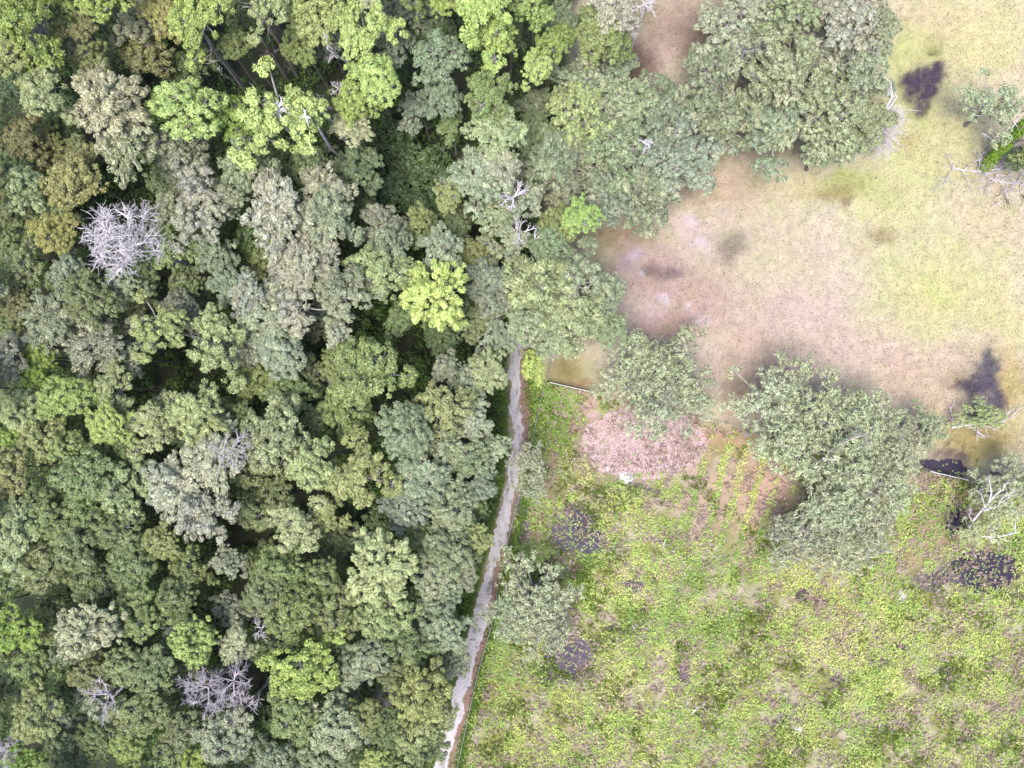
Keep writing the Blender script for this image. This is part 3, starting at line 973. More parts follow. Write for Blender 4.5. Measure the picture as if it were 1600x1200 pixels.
T(1618, 232, 30, 'green', 'low', 6)
# ---- oaks in the middle right
T(990, 580, 58, 'sage', 'thin', 7.5, moss=.4)
T(1050, 570, 62, 'sage', 'thin', 7.9, moss=.4, label='oak over the fence line beside the pink brush patch', short='oak above the pink patch')
T(1020, 625, 66, 'sage', 'thin', 7.5, moss=.5)
T(1080, 625, 40, 'sage', 'thin', 6.1, moss=.5)
T(1205, 625, 60, 'sage', 'thin', 8.2, moss=.35)
T(1275, 630, 66, 'sage', 'thin', 8.9, label='oak at the upper left of the long oak cluster in the field', short='upper oak of the field cluster')
T(1345, 660, 60, 'sage', 'thin', 8.2)
T(1240, 690, 64, 'sage', 'thin', 8.2)
T(1320, 715, 68, 'sage', 'thin', 8.9, moss=.4)
T(1400, 700, 54, 'sage', 'thin', 8.2)
T(1445, 668, 36, 'sage', 'thin', 6.1, label='small outlying oak tuft at the right end of the oak cluster', short='outlying oak tuft')
T(1385, 755, 56, 'sage', 'sparse', 7.5, moss=.4)
T(1300, 790, 60, 'sage', 'sparse', 6.8, moss=.6)
T(1355, 815, 56, 'sage', 'sparse', 6.1, moss=.5)
T(1250, 840, 54, 'sage', 'sparse', 5.3, moss=.7)
T(1310, 858, 52, 'sage', 'sparse', 5.3, moss=.7, label='palest sparse oak at the bottom of the oak cluster', short='palest oak of the cluster')
T(1568, 778, 48, 'sage', 'thin', 6.1, moss=.4)
T(1518, 832, 22, 'pale', 'thin', 4.6)
T(1590, 745, 40, 'sage', 'thin', 5.3)
T(1535, 650, 34, 'pale', 'thin', 3.2, moss=.2, sq=(1.25, .7), label='low pale bush spreading over a fallen trunk by the dark pasture patch', short='bush on the fallen trunk')
T(835, 930, 62, 'sage', 'thin', 6.8, moss=.55, label='pale grey oak just right of the lower track', short='pale grey oak beside the track')
T(800, 960, 44, 'sage', 'sparse', 6.1, moss=.5)
T(850, 980, 50, 'sage', 'sparse', 6.1, moss=.6)
T(826, 722, 30, 'sage', 'thin', 6.8, moss=.4, label='small pale tree overhanging the track above the grey dirt patch', short='small tree overhanging the track')
T(832, 760, 24, 'sage', 'thin', 6.1)
# ---- just outside the frame, crowns reaching in
for q in [(-30, 40, 50, 'green'), (-25, 180, 44, 'mid'), (-30, 300, 44, 'olive'), (-22, 450, 36, 'grey'), (-28, 610, 42, 'green'),
          (-30, 790, 44, 'mid'), (-26, 960, 40, 'green'), (-25, 1110, 42, 'mid'), (80, -28, 44, 'bright'), (230, -30, 44, 'olive'),
          (380, -30, 40, 'green'), (640, -26, 44, 'green'), (90, 1232, 42, 'green'), (190, 1228, 40, 'mid'), (340, 1236, 40, 'green'),
          (470, 1236, 42, 'mid'), (660, 1222, 30, 'sage')]:
    T(*q, 'broad')
#TREES_END

# understorey that fills between the crowns, except in the dark gaps
GAPS = [(770, 110, 34), (395, 110, 40), (440, 108, 26), (352, 118, 26), (315, 128, 16), (30, 175, 26), (240, 700, 22), (425, 445, 26), (650, 540, 26), (590, 655, 28), (560, 820, 24),
        (365, 250, 10), (540, 130, 26), (520, 170, 24), (340, 110, 24), (540, 240, 20), (96, 465, 22), (395, 830, 24), (400, 1050, 26),
        (605, 1082, 24), (480, 760, 26), (740, 540, 20), (240, 135, 30), (640, 330, 16), (820, 390, 16), (365, 1040, 22), (835, 140, 20),
        (575, 1065, 12), (30, 150, 20), (30, 1090, 8), (570, 205, 14), (400, 500, 8)]
tries = 0; added = 0
while tries < 9000 and added < 84:
    tries += 1
    x = random.uniform(-20, 860); y = random.uniform(-20, 1220)
    if x > forest_edge(y) - 8 - random.uniform(0, 10): continue
    if any((x - a) ** 2 + (y - b) ** 2 < (g + 16) ** 2 for a, b, g in GAPS): continue
    if any((x - t['x']) ** 2 + (y - t['y']) ** 2 < (t['r'] * .72) ** 2 for t in ALLTREES): continue
    added += 1
    tree(x, y, random.uniform(22, 32), random.choice(['mid', 'dark', 'green', 'grey', 'mid']), 'broad', random.uniform(8.5, 12), under=True)
print('tris', sum(len(q[0].polygons)*2 for v in PROTO.values() for q in v), [ (k,len(v[0][0].polygons)) for k,v in PROTO.items()])
print('trees', len(ALLTREES), 'filler', added)


# ------------------------------------------------------------------ dead trees and bare wood
def grow(segs, p, dirn, length, r, depth, spread=.6, up=.15, kids=3, taper=.68):
    """crooked limb that forks"""
    n = 3 if depth > 0 else 2
    d = np.array(dirn, float); d /= np.linalg.norm(d)
    pts = [(p, r)]
    q = np.array(p, float)
    for i in range(n):
        d = d + rng.normal(size=3) * .22 + np.array([0, 0, up * .15])
        d /= np.linalg.norm(d)
        q2 = q + d * length / n
        r2 = r * (1 - (1 - taper) * (i + 1) / n)
        segs.append((q.copy(), q2.copy(), r * (1 - (1 - taper) * i / n), r2))
        q = q2
        if depth > 0:
            for _ in range(kids if i > 0 else 1):
                dd = d + rng.normal(size=3) * spread
                dd[2] += up
                grow(segs, q, dd, length * rng.uniform(.5, .8), max(.016, r2 * rng.uniform(.55, .8)), depth - 1, spread, up, kids, taper)


def thing(name, loc, label, cat, group=None):
    o = bpy.data.objects.new(name, None)
    C.objects.link(o); o.location = loc
    o['label'] = label; o['category'] = cat
    if group: o['group'] = group
    return o


def dead_tree(px, py, zc, R, label, mat, limbs=9, kids=3, depth=3, rt=.22, sq=(1, 1), r0=.11, name='dead_tree', spread=.6, updir=.45):
    x, y, _ = at(px, py, zc)
    root = thing(name, (x, y, 0), label, 'dead tree')
    base = zc - R * .5
    segs = []
    p = np.array([0., 0, 0])
    for i in range(6):
        q = np.array([rng.normal() * .12, rng.normal() * .12, base * (i + 1) / 6])
        segs.append((p, q, rt * (1 - i / 12), rt * (1 - (i + 1) / 12))); p = q
    V, F = tubes(segs, 7)
    link('trunk', mesh_np('trunk', V, F, mat), root)
    for i in range(limbs):
        t = 2 * math.pi * (i + rng.uniform(-.3, .3)) / limbs
        el_ = rng.uniform(.15, 1.1)
        s = []
        grow(s, p - np.array([0, 0, rng.uniform(0, .6)]), (math.cos(t) * math.cos(el_) * sq[0], math.sin(t) * math.cos(el_) * sq[1], math.sin(el_) * updir + .1), R * .75, r0, depth, spread, .12, kids)
        V, F = tubes(s, 4)
        link('limb', mesh_np('limb', V, F, mat), root)
    return root


x0, y0, _ = at(182, 374, 17)
bt = thing('dead_tree', (x0, y0, 0), 'bleached white dead tree with a dense bare twiggy crown', 'dead tree')
V, F = tubes([(np.array([0, 0, 0.]), np.array([.1, .1, 6]), .42, .34), (np.array([.1, .1, 6]), np.array([-.1, .15, 12.5]), .34, .26)], 8)
link('trunk', mesh_np('trunk', V, F, M_dead), bt)
for i in range(17):
    t = i * 2.4 + rng.uniform(-.2, .2); rr = 3.0 * math.sqrt((i + 1) / 17)
    e = np.array([math.cos(t) * rr * 1.0, math.sin(t) * rr * 1.02, 17.6 - .20 * rr ** 2 * rng.uniform(.6, 1.3)])
    if i % 5 == 3: e[2] -= 1.2
    f = np.array([-.1, .15, 12.5]); s_ = []
    m = f * .5 + e * .5 + rng.normal(size=3) * .35
    s_.append((f, m, .13, .10)); s_.append((m, e, .10, .07))
    for k in range(10):
        a = rng.uniform(0, 6.28)
        grow(s_, e + rng.normal(size=3) * .1, (math.cos(a) + .35 * e[0] / 2, math.sin(a) + .35 * e[1] / 2, rng.uniform(0, .7)), rng.uniform(.75, 1.5), .052, 2, .75, .08, 1)
    V, F = tubes(s_, 4)
    link('limb', mesh_np('limb', V, F, M_dead), bt)
dead_tree(318, 1082, 15, 2.1, 'purple grey dead tree tangle at the bottom left', M_dead2, 5, 2, 3, sq=(1, .6), r0=.08)
dead_tree(358, 1072, 15, 1.8, 'upper right arm of purple grey dead branches by the bottom left tangle', M_dead2, 5, 2, 3, r0=.08)
dead_tree(380, 1112, 13, 1.4, 'thin purple grey dead top trailing right of the bottom left tangle', M_dead2, 4, 2, 3, r0=.06)
dead_tree(2, 1180, 14, 1.9, 'pinkish grey dead tree cut by the lower left corner', M_dead2, 6, 2, 3, r0=.07)
dead_tree(404, 988, 14, 1.0, 'small white dead treetop in the dark gap at lower left', M_dead, 5, 2, 2, r0=.06)
dead_tree(800, 305, 14.5, 1.5, 'bright white dead branches beside the mossy wood edge tree', M_dead, 5, 2, 2, r0=.11)
dead_tree(812, 358, 13, 1.5, 'white dead treetop below the bright white branches', M_dead, 5, 2, 2, r0=.09)
dead_tree(836, 368, 12, .7, 'small white snag tip above the yellowish oak', M_dead, 4, 2, 1, r0=.10)
dead_tree(502, 165, 15, .9, 'small white dead twig cluster in the big lime tree', M_dead, 5, 2, 2, r0=.07)
dead_tree(528, 130, 13, .8, 'white dead twig cluster below the twisted snag', M_dead, 5, 2, 2, r0=.06)
dead_tree(478, 178, 20, .7, 'short white dead stubs on top of the big lime crown', M_dead, 4, 1, 1, r0=.12)
dead_tree(428, 165, 20.5, 1.0, 'thick bleached snag left in the big lime crown', M_dead, 4, 1, 2, r0=.15)
dead_tree(160, 1088, 15.5, 2.0, 'bare forked grey limbs below the tan pine like crown', M_dead2, 4, 2, 2, r0=.11)
dead_tree(356, 705, 17.9, 1.8, 'radiating pale bare limbs in the silvery white topped tree', M_dead2, 9, 2, 2, r0=.045)
dead_tree(1010, 3, 15.5, 1.3, 'bleached twiggy treetop at the top of the brown path', M_dead, 5, 2, 2, r0=.06)
dead_tree(1015, 222, 14.6, .8, 'white twig tuft in the large grey oak', M_dead, 5, 1, 2, r0=.08)


def snag(points, rads, label, mat, twigs=6, tl=1.2, name='snag', cat='dead tree', depth=1, legs=True):
    """one crooked stem through given (px, py, z) points with side twigs; rooted at the ground"""
    W = [np.array(at(*p)) for p in points]
    root = thing(name, (W[0][0], W[0][1], 0), label, cat)
    W = [w - np.array([W[0][0], W[0][1], 0]) for w in W]
    segs = [(W[i], W[i + 1], rads[i], rads[i + 1]) for i in range(len(W) - 1)]
    V, F = tubes(segs, 7)
    link('trunk', mesh_np('trunk', V, F, mat), root)
    for k in range(twigs):
        i = len(W) - 2 - (k % max(1, (len(W) + 1) // 2))
        i = max(0, i)
        p = W[i] + (W[i + 1] - W[i]) * rng.uniform(.2, 1)
        s = []
        dd = (W[i + 1] - W[i]); dd = dd / np.linalg.norm(dd) + rng.normal(size=3) * .8
        grow(s, p, dd, tl * rng.uniform(.6, 1.2), rads[min(i + 1, len(rads) - 1)] * .6, depth, .7, 0, 2)
        V, F = tubes(s, 4)
        link('branch', mesh_np('branch', V, F, mat), root)
    return root


snag([(566, 123, 4), (545, 98, 10), (528, 88, 13), (512, 76, 15), (514, 66, 16), (508, 54, 17.5)], [.16, .14, .14, .13, .11, .07],
     'twisted bare white snag arching over the dark gap near the top', M_dead, 6, 1.1)
snag([(382, 138, 1), (356, 104, 8), (335, 78, 13), (320, 55, 17)], [.30, .27, .25, .16],
     'long pale bare stem leaning left under the tall bright crown', M_pale, 3, 1.5)
snag([(466, 120, 1), (446, 80, 8), (424, 45, 14), (405, 12, 19)], [.36, .32, .28, .2],
     'thick brown stem slanting up to the top, right of its twin', M_bark, 3, 1.8)
snag([(455, 132, 0.5), (430, 92, 8), (405, 55, 14)], [.26, .22, .16],
     'thinner brown stem slanting up, left of its thick twin', M_bark, 3, 1.5)
snag([(365, 125, 3), (348, 118, 7), (342, 108, 9), (343, 102, 10)], [.07, .06, .05, .03],
     'thin crooked white side stem beside the long pale stem', M_dead, 2, .5)
snag([(1120, 150, 5), (1155, 95, 9), (1165, 75, 12)], [.34, .28, .12], 'forked pale oak limb showing through the upper oaks', M_pale, 5, 1.8)
snag([(1290, 120, 5), (1310, 100, 9), (1325, 95, 12)], [.34, .26, .12], 'dark oak limb bared between the mossy oaks', M_bark, 4, 1.6)

# vine clad leaning trunk at the right edge with broken branches
vt = snag([(1538, 262, .4), (1556, 240, 2.2), (1580, 216, 4.6), (1606, 190, 7.5)], [.5, .46, .4, .3],
          'thick leaning trunk clad in bright green vine at the right edge', M_bark, 2, 2.0, name='leaning_tree', cat='tree')
W = [np.array(at(*p)) for p in [(1538, 262, .4), (1556, 240, 2.2), (1580, 216, 4.6), (1606, 190, 7.5)]]
t = rng.uniform(0, 3, 5200); i = np.clip(t.astype(int), 0, 2); Wn = np.array(W)
Pv = Wn[i] + (Wn[i + 1] - Wn[i]) * (t - i)[:, None]
E = ellipsoid_pts(len(Pv), -.2)
Pv = Pv + E * np.array([.75, .75, .6]) * rng.uniform(.6, 1.1, (len(Pv), 1)) - np.array([W[0][0], W[0][1], 0])
V, F = leaves(Pv, E + rng.normal(size=E.shape) * .4 + np.array([0, 0, .5]), rng.uniform(.08, .16, len(Pv)), 1.2, .2)
vc = np.repeat(alb(150, 188, 62)[None] * rng.uniform(.6, 1.3, (len(Pv), 1)), 4, 0)
link('vine', mesh_np('vine', V, F, M_weed, vc), vt)


def fallen(points, r, label, mat=M_dead, twigs=6, tl=1.4, depth=1, name='fallen_branch', cat='branch'):
    W = [np.array(at(*p)) for p in points]
    o = thing(name, tuple(W[0]), label, cat)
    W = [w - W[0] for w in W]
    n = len(W) - 1
    segs = [(W[i], W[i + 1], r * (1 - .6 * i / n), r * (1 - .6 * (i + 1) / n)) for i in range(n)]
    V, F = tubes(segs, 6)
    link('stem', mesh_np('stem', V, F, mat), o)
    for k in range(twigs):
        i = k % n
        p = W[i] + (W[i + 1] - W[i]) * rng.uniform(.1, 1)
        s = []
        dd = (W[i + 1] - W[i]); dd = dd / np.linalg.norm(dd) + rng.normal(size=3) * .9; dd[2] = abs(dd[2]) * .15
        grow(s, p, dd, tl * rng.uniform(.5, 1.1), r * .45, depth, .6, 0, 2)
        V, F = tubes(s, 4)
        V[:, 2] = np.maximum(V[:, 2], -W[0][2] + .02 - points[0][2])
        link('twig', mesh_np('twig', V, F, mat), o)
    return o


fallen([(1488, 262, .3), (1505, 266, .4), (1530, 268, .35), (1550, 272, .3)], .10, 'bleached broken branch reaching left from the vine clad trunk', M_dead2, twigs=10, tl=2.2, depth=2)
fallen([(1545, 278, .25), (1565, 285, .3), (1600, 288, .3)], .10, 'bleached broken branch along the foot of the vine clad trunk', M_dead2, twigs=10, tl=2.0, depth=2)
fallen([(1572, 212, 5), (1585, 195, 6.5), (1592, 182, 7.5)], .09, 'white broken stub poking up beside the vine clad trunk', twigs=2, tl=.7)
fallen([(1535, 208, 2.5), (1545, 214, 2.5), (1556, 222, 2.2)], .07, 'curved white branch in front of the pale edge oak', twigs=3, tl=.8)
fallen([(1546, 326, .1), (1558, 319, .15), (1567, 314, .1)], .05, 'thin white stick lying on the grass below the broken branches', twigs=3, tl=.7)
fallen([(1486, 668, .2), (1512, 664, .4), (1545, 661, .5), (1570, 659, .5)], .16, 'pale fallen trunk lying on the pasture by the fence line', M_dead2, 8, 2.2, 1, name='fallen_tree', cat='tree')
fallen([(1034, 852, .1), (1040, 843, .2), (1037, 852, .15), (1038, 864, .1)], .07, 'curved white stick standing out in the green weeds', twigs=1, tl=.3)
fallen([(1072, 1108, .2), (1074, 1098, .2), (1078, 1094, .15)], .10, 'short white branch, left one of the pair in the weeds', twigs=2, tl=.5)
fallen([(1082, 1114, .2), (1090, 1106, .25), (1094, 1102, .2)], .10, 'short white branch, right one of the pair in the weeds', twigs=3, tl=.6)
fallen([(935, 1157, .15), (935, 1170, .15)], .09, 'small upright looking white stick low in the weedy field', twigs=0)
fallen([(988, 976, .1), (994, 986, .1), (998, 990, .1)], .05, 'thin white twig on the purple wet ground', twigs=1, tl=.4)
fallen([(1250, 1140, .1), (1249, 1152, .1)], .05, 'tiny pale twig near the bottom of the weedy field', twigs=2, tl=.4)
fallen([(1285, 716, 8), (1305, 719, 8.3)], .13, 'short pale broken limb lying in the oak cluster', twigs=1, tl=.5)
fallen([(1310, 695, 9), (1345, 680, 10), (1370, 672, 10.5)], .10, 'long pale bare limb slanting across the oak cluster', M_pale, 5, 1.4)
fallen([(1020, 650, 7), (1040, 625, 8), (1050, 612, 8.5)], .09, 'brown bare limb in the oak over the pink patch', M_bark, 5, 1.2)
fallen([(965, 618, 6), (990, 600, 7.5), (1000, 580, 8)], .08, 'slanting brown limb left in the oak over the pink patch', M_bark, 5, 1.2)
fallen([(1534, 838, 3), (1560, 839, 4), (1590, 832, 5)], .09, 'level white limb across the tree over the dark pool', M_dead, 6, 1.3)
fallen([(1385, 168, 11), (1395, 150, 11), (1392, 128, 12)], .07, 'white curled branch tips above the bleached fallen limbs', M_dead, 5, 1.0)

# bare forked tree at the pool: trunk and limbs as they fork in the photo
x0, y0, _ = at(1512, 826, 0)
ft = thing('dead_tree', (x0, y0, 0), 'bare white forked tree standing over the dark pool', 'dead tree')
for nm, r, pts in [('trunk', .20, [(1512, 826, 0.0), (1519, 815, 3.6), (1533, 798, 5.8), (1545, 785, 7.2)]),
                   ('limb', .11, [(1545, 785, 7.2), (1549, 770, 8.7), (1547, 757, 9.4), (1545, 748, 10.2)]),
                   ('limb', .11, [(1545, 785, 7.2), (1556, 772, 8.7), (1568, 764, 9.4), (1569, 756, 10.2)]),
                   ('limb', .10, [(1533, 798, 5.8), (1548, 794, 7.2), (1560, 790, 8.0), (1566, 778, 8.7)]),
                   ('limb', .06, [(1538, 792, 6.4), (1536, 780, 7.2), (1532, 770, 8.0)]),
                   ('limb', .06, [(1519, 815, 3.6), (1514, 806, 5.8), (1518, 796, 6.5)]),
                   ('limb', .05, [(1568, 782, 8.0), (1576, 778, 8.7), (1581, 770, 9.4)])]:
    W = [np.array(at(*p)) - np.array([x0, y0, 0]) for p in pts]
    segs = [(W[i], W[i + 1], r * (1 - .22 * i), r * (1 - .22 * (i + 1))) for i in range(len(W) - 1)]
    if nm == 'limb':
        for k in range(3):
            grow(segs, W[-1] * (1 - k * .3) + W[-2] * k * .3, W[-1] - W[0] + rng.normal(size=3) * .6, .7, r * .3, 1, .6, .1, 1)
    V, F = tubes(segs, 6)
    link(nm, mesh_np(nm, V, F, M_dead2), ft)

# bleached brush of dead limbs hanging at the right side of the upper oaks
x0, y0, _ = at(1392, 190, 0)
br_root = thing('dead_limb', (x0, y0, 0), 'bleached dead limb with brushy twigs at the right side of the upper oaks', 'dead limb')
stem = [np.array(at(*p)) - np.array([x0, y0, 0]) for p in [(1340, 195, 7), (1370, 185, 7.5), (1392, 165, 6.5), (1402, 150, 5.5)]]
V, F = tubes([(stem[i], stem[i + 1], .2 - .04 * i, .16 - .04 * i) for i in range(3)], 6)
link('stem', mesh_np('stem', V, F, M_dead), br_root)
for k in range(100):
    u = rng.uniform(0, 1)
    p = np.array(at(1398 - u * 26 + rng.normal() * 7, 155 + u * 62, 5.5 - u * 1.5)) - np.array([x0, y0, 0])
    s = []
    grow(s, p, (rng.uniform(-.25, .55), rng.uniform(-1.2, -.2), rng.uniform(-.15, .3)), rng.uniform(1.0, 2.3), .030, 1, .3, 0, 2)
    V, F = tubes(s, 4)
    link('twig', mesh_np('twig', V, F, M_dead), br_root)

# ------------------------------------------------------------------ fences and gate
def cyl(name, parent, p, q, r, mat, sides=6, data=None):
    V, F = tubes([(np.array(p), np.array(q), r, r)], sides)
    return link(name, mesh_np(name, V, F, mat), parent)


def fence(pts, label, step=2.6, wires=(.35, .65, .95, 1.2), post_r=.055, wr=.012):
    W = [np.array(at(*p)) for p in pts]
    o = thing('wire_fence', tuple(W[0]), label, 'fence')
    W = [w - W[0] for w in W]
    pr = None
    for i in range(len(W) - 1):
        L_ = np.linalg.norm(W[i + 1] - W[i]); n = max(1, int(L_ / step))
        for k in range(n + (i == len(W) - 2)):
            p = W[i] + (W[i + 1] - W[i]) * k / n
            if pr is None:
                V, F = tubes([(np.array([0, 0, -.02]), np.array([0, 0, 1.3]), post_r, post_r * .9), (np.array([0, 0, 1.3]), np.array([0, 0, 1.32]), post_r * .9, .005)], 7)
                pr = mesh_np('post', V, F, M_post)
            link('post', pr, o, tuple(p + rng.normal(size=3) * np.array([.02, .02, 0])))
    for h in wires:
        V, F = tubes([(W[i] + np.array([0, 0, h]), W[i + 1] + np.array([0, 0, h]), wr, wr) for i in range(len(W) - 1)], 4)
        link('wire', mesh_np('wire', V, F, M_wire), o)
    return o


fence([(866, 530), (857, 575), (851, 597), (838, 655), (826, 715), (812, 770), (800, 815), (788, 872), (777, 925), (768, 975), (752, 1030), (741, 1075), (729, 1130), (716, 1190), (700, 1260)],
      'wire fence running down beside the brown verge of the track', wr=.018)
fence([(925, 612.7), (1000, 630), (1100, 654), (1200, 677), (1300, 700), (1400, 724), (1440, 733.5)], 'wire fence between the mown pasture and the weedy field, mostly under oaks')
fence([(1508, 749.5), (1560, 761), (1640, 780)], 'short wire fence running out to the right edge past the dark water')


def rail_gate(p0, p1, label, name='gate'):
    a, b = np.array(at(*p0)), np.array(at(*p1))
    o = thing(name, tuple(a), label, 'gate')
    v = b - a
    for h in (.3, .55, .8, 1.05, 1.25):
        cyl('rail', o, v * .02 + np.array([0, 0, h]), v * .98 + np.array([0, 0, h]), .03 if h < 1.2 else .045, M_paint)
    for t in (.02, .5, .98):
        cyl('upright', o, v * t + np.array([0, 0, .28]), v * t + np.array([0, 0, 1.27]), .028, M_paint)
    for t in (0, 1):
        cyl('gate_post', o, v * t + np.array([0, 0, -.02]), v * t + np.array([0, 0, 1.5]), .09, M_post, 8)
    return o


rail_gate((856, 597), (922, 612), 'white pipe gate at the fence corner beside the track')
rail_gate((1442, 734), (1505, 748.5), 'white pipe rail gate crossing the dark water')


# small things in the field: ash, stump, fallen palmetto, boulders
def mound(px, py, r, h, mat, name, label, cat, seed=0, seg=14):
    x, y, _ = at(px, py)
    V = [(0, 0, h)]; F = []
    rr = np.random.default_rng(seed)
    ring = [.35, .65, .9, 1.1]
    for k, q in enumerate(ring):
        for i in range(seg):
            t = 2 * math.pi * i / seg
            w = r * q * (1 + rr.uniform(-.22, .22))
            V.append((math.cos(t) * w, math.sin(t) * w, max(0.0 if k == 3 else .01, h * (1 - q * q * .82) * (1 + rr.uniform(-.25, .25))) if k < 3 else -.01))
    T3 = []
    for i in range(seg):
        j = (i + 1) % seg
        T3.append((0, 1 + i, 1 + j))
        for k in range(3):
            a = 1 + k * seg
            T3.append((a + i, a + seg + i, a + seg + j)); T3.append((a + i, a + seg + j, a + j))
    o = link(name, mesh_np(name, np.array(V, float), np.array(T3), mat), None, (x, y, 0), None, label, cat)
    return o


mound(978, 746, .85, .32, M_ash, 'ash_heap', 'small white ash heap at the foot of the pink brush patch', 'ash heap', 1)
mound(962, 731, .25, .1, M_ash, 'ash_heap', 'tiny white spill of ash left above the main ash heap', 'ash heap', 2)
mound(1051, 734, .32, .12, M_ash, 'ash_heap', 'small whitish spot of ash at the right of the pink patch', 'ash heap', 3)
mound(949, 733, .34, .12, M_dead, 'pale_stone', 'pale pinkish stone at the left foot of the pink patch', 'stone', 4)
mound(1249, 1139, .40, .3, M_ash, 'pale_stone', 'white stone low in the weedy field', 'stone', 5)
mound(1386, 1079, .18, .2, M_ash, 'pale_stone', 'small white stone right in the weedy field', 'stone', 6)
mound(1338, 1183, .22, .2, M_dead, 'pale_stone', 'pale stone near the bottom edge of the weedy field', 'stone', 7)
mound(1506, 861, .22, .2, M_ash, 'pale_stone', 'small white stone beside the dark pool', 'stone', 8)
mound(763, 130, .14, .2, M_ash, 'pale_stone', 'tiny white stone on the dark forest floor near the top', 'stone', 9)
mound(1168, 677, .42, .45, M_pale, 'tree_stump', 'pale cut stump beside the fence left of the oak cluster', 'stump', 10)

# ------------------------------------------------------------------ stuff: weeds, grass, brush, undergrowth
def scatter(n, x0, x1, y0, y1):
    return rng.uniform(x0, x1, n), rng.uniform(y0, y1, n)


def blobsum(px, py, blobs):
    w = np.zeros(len(px))
    for x, y, rx, ry, s in blobs:
        w = w + s * np.exp(-(((px - x) / rx) ** 2 + ((py - y) / ry) ** 2) ** 1.5)
    return w


def plants(px, py, nl, size, hgt, cols, spread, aspect=1.3, flat=.6, jit=.5):
    """rosettes of nl leaves at ground pixels"""
    n = len(px)
    X = (px - 800) / FP * H; Y = -(py - 600) / FP * H
    P = np.stack([X, Y, 0 * X], 1)
    P = np.repeat(P, nl, 0)
    m = len(P)
    t = rng.uniform(0, 2 * math.pi, m)
    rr = rng.uniform(.1, 1, m) * np.repeat(spread, nl)
    hh = np.repeat(hgt, nl) * rng.uniform(.3, 1, m)
    P[:, 0] += np.cos(t) * rr; P[:, 1] += np.sin(t) * rr; P[:, 2] = hh + .03
    Nn = np.stack([np.cos(t) * (1 - flat), np.sin(t) * (1 - flat), np.ones(m) * flat], 1) + rng.normal(size=(m, 3)) * jit * .5
    D = np.stack([np.cos(t), np.sin(t), rng.uniform(-.2, .4, m)], 1)
    V, F = leaves(P, Nn, np.repeat(size, nl) * rng.uniform(.6, 1.3, m), aspect, .15, D)
    V[:, 2] = np.maximum(V[:, 2], .012)
    cc = np.repeat(cols, nl, 0) * rng.uniform(.74, 1.22, (m, 1))
    return V, F, np.repeat(cc, 4, 0)


NOWEED = [(1040, 790, 26, 14, .5), (1075, 880, 34, 16, .4), (1160, 850, 30, 16, .4), (1410, 930, 16, 16, .7), (1300, 1000, 36, 30, .35), (1440, 1180, 50, 18, .5), (1560, 1090, 40, 30, .35), (1040, 1050, 24, 34, .4), (850, 760, 16, 50, .45), (1000, 1090, 40, 16, .35), (860, 1130, 40, 40, .3), (1320, 940, 50, 16, .35), (1020, 850, 16, 10, .5), (1000, 690, 95, 55, 1.6), (922, 650, 14, 55, .9), (1200, 762, 40, 36, .7), (1060, 690, 60, 40, .8), (905, 812, 24, 18, .8),
          (815, 815, 13, 40, 1.0), (890, 1010, 32, 50, .55), (1480, 900, 50, 16, .5), (1545, 880, 50, 26, .75), (1478, 733, 46, 18, .7),
          (1450, 850, 40, 40, .5), (1496, 806, 22, 28, .7), (1150, 676, 90, 20, .6), (1165, 755, 90, 62, .62), (1210, 800, 40, 30, .5), (990, 920, 16, 16, .6), (925, 845, 45, 24, .45), (880, 835, 20, 30, .6), (905, 1030, 40, 24, .45), (1265, 930, 20, 10, .6), (1070, 1045, 10, 28, .6)]
MORE = [(1100, 1000, 300, 250, .10), (1450, 1050, 200, 200, .08), (870, 640, 30, 60, .35), (1110, 820, 120, 60, .08), (1500, 780, 60, 40, .3), (960, 800, 60, 30, .2)]
wx_, wy_ = scatter(210000, 690, 1640, 590, 1240)
wpx, wpy, _, fld = masks(wx_, wy_)
dens = .50 + blobsum(wpx, wpy, MORE) - blobsum(wpx, wpy, NOWEED)
# old plough rows run from upper right to lower left
row = np.sin((wx_ + wy_ * .28) / 31 * 2 * math.pi + fbm(wx_ / 50, wy_ / 50, 77) * 3)
dens = dens + .60 * row * np.exp(-((wx_ - 1150) / 120) ** 2 - ((wy_ - 770) / 100) ** 2)
for x, y, rx, ry, c in F_DARK:
    dens = dens - .75 * np.exp(-(((wpx - x) / rx) ** 2 + ((wpy - y) / ry) ** 2) ** 2)
patch = fbm(wx_ / 24, wy_ / 24, 61, 4)
big_p = fbm(wx_ / 75, wy_ / 75, 68, 3)
dens = dens + .06 + (big_p - .5) * 1.4
patch2 = fbm(wx_ / 9, wy_ / 9, 63, 3)
dens = dens - .04 + (patch - .5) * 2.6 + (patch2 - .5) * 1.6
rw = np.exp(-(((wx_ - 1150) / 85) ** 2 + ((wy_ - 765) / 95) ** 2) ** 2) * .9
dens = dens * (1 - rw) + np.clip((row - .15) * 1.6, -.1, .95) * rw
fx = track_x(wy_) + 26
ok = (rng.uniform(0, 1, len(wx_)) < np.clip(dens, 0.03, 1)) & (fld > .5) & (wx_ > fx - 2 + (fbm(wx_ / 10, wy_ / 10, 4) - .5) * 16)
ok &= ~((wy_ < 660) & (wx_ > 905) & (wy_ < split_line(wx_) + 12))
wx_, wy_ = wx_[ok][:64000], wy_[ok][:64000]
hue = fbm(wx_ / 40, wy_ / 40, 90, 4)
hue2 = fbm(wx_ / 12, wy_ / 12, 95, 3)
hue3 = fbm(wx_ / 110, wy_ / 110, 98, 3)
u = rng.uniform(0, 1, len(wx_)) * .16 + hue * .55 + hue2 * .30 + hue3 * .45 - .10
pal = 2.0 * np.array([alb(118, 150, 78), alb(140, 170, 90), alb(160, 184, 100), alb(180, 198, 110), alb(198, 202, 124), alb(204, 196, 150)])
uu = np.clip((u - .30) / .62, 0, .999) * 5
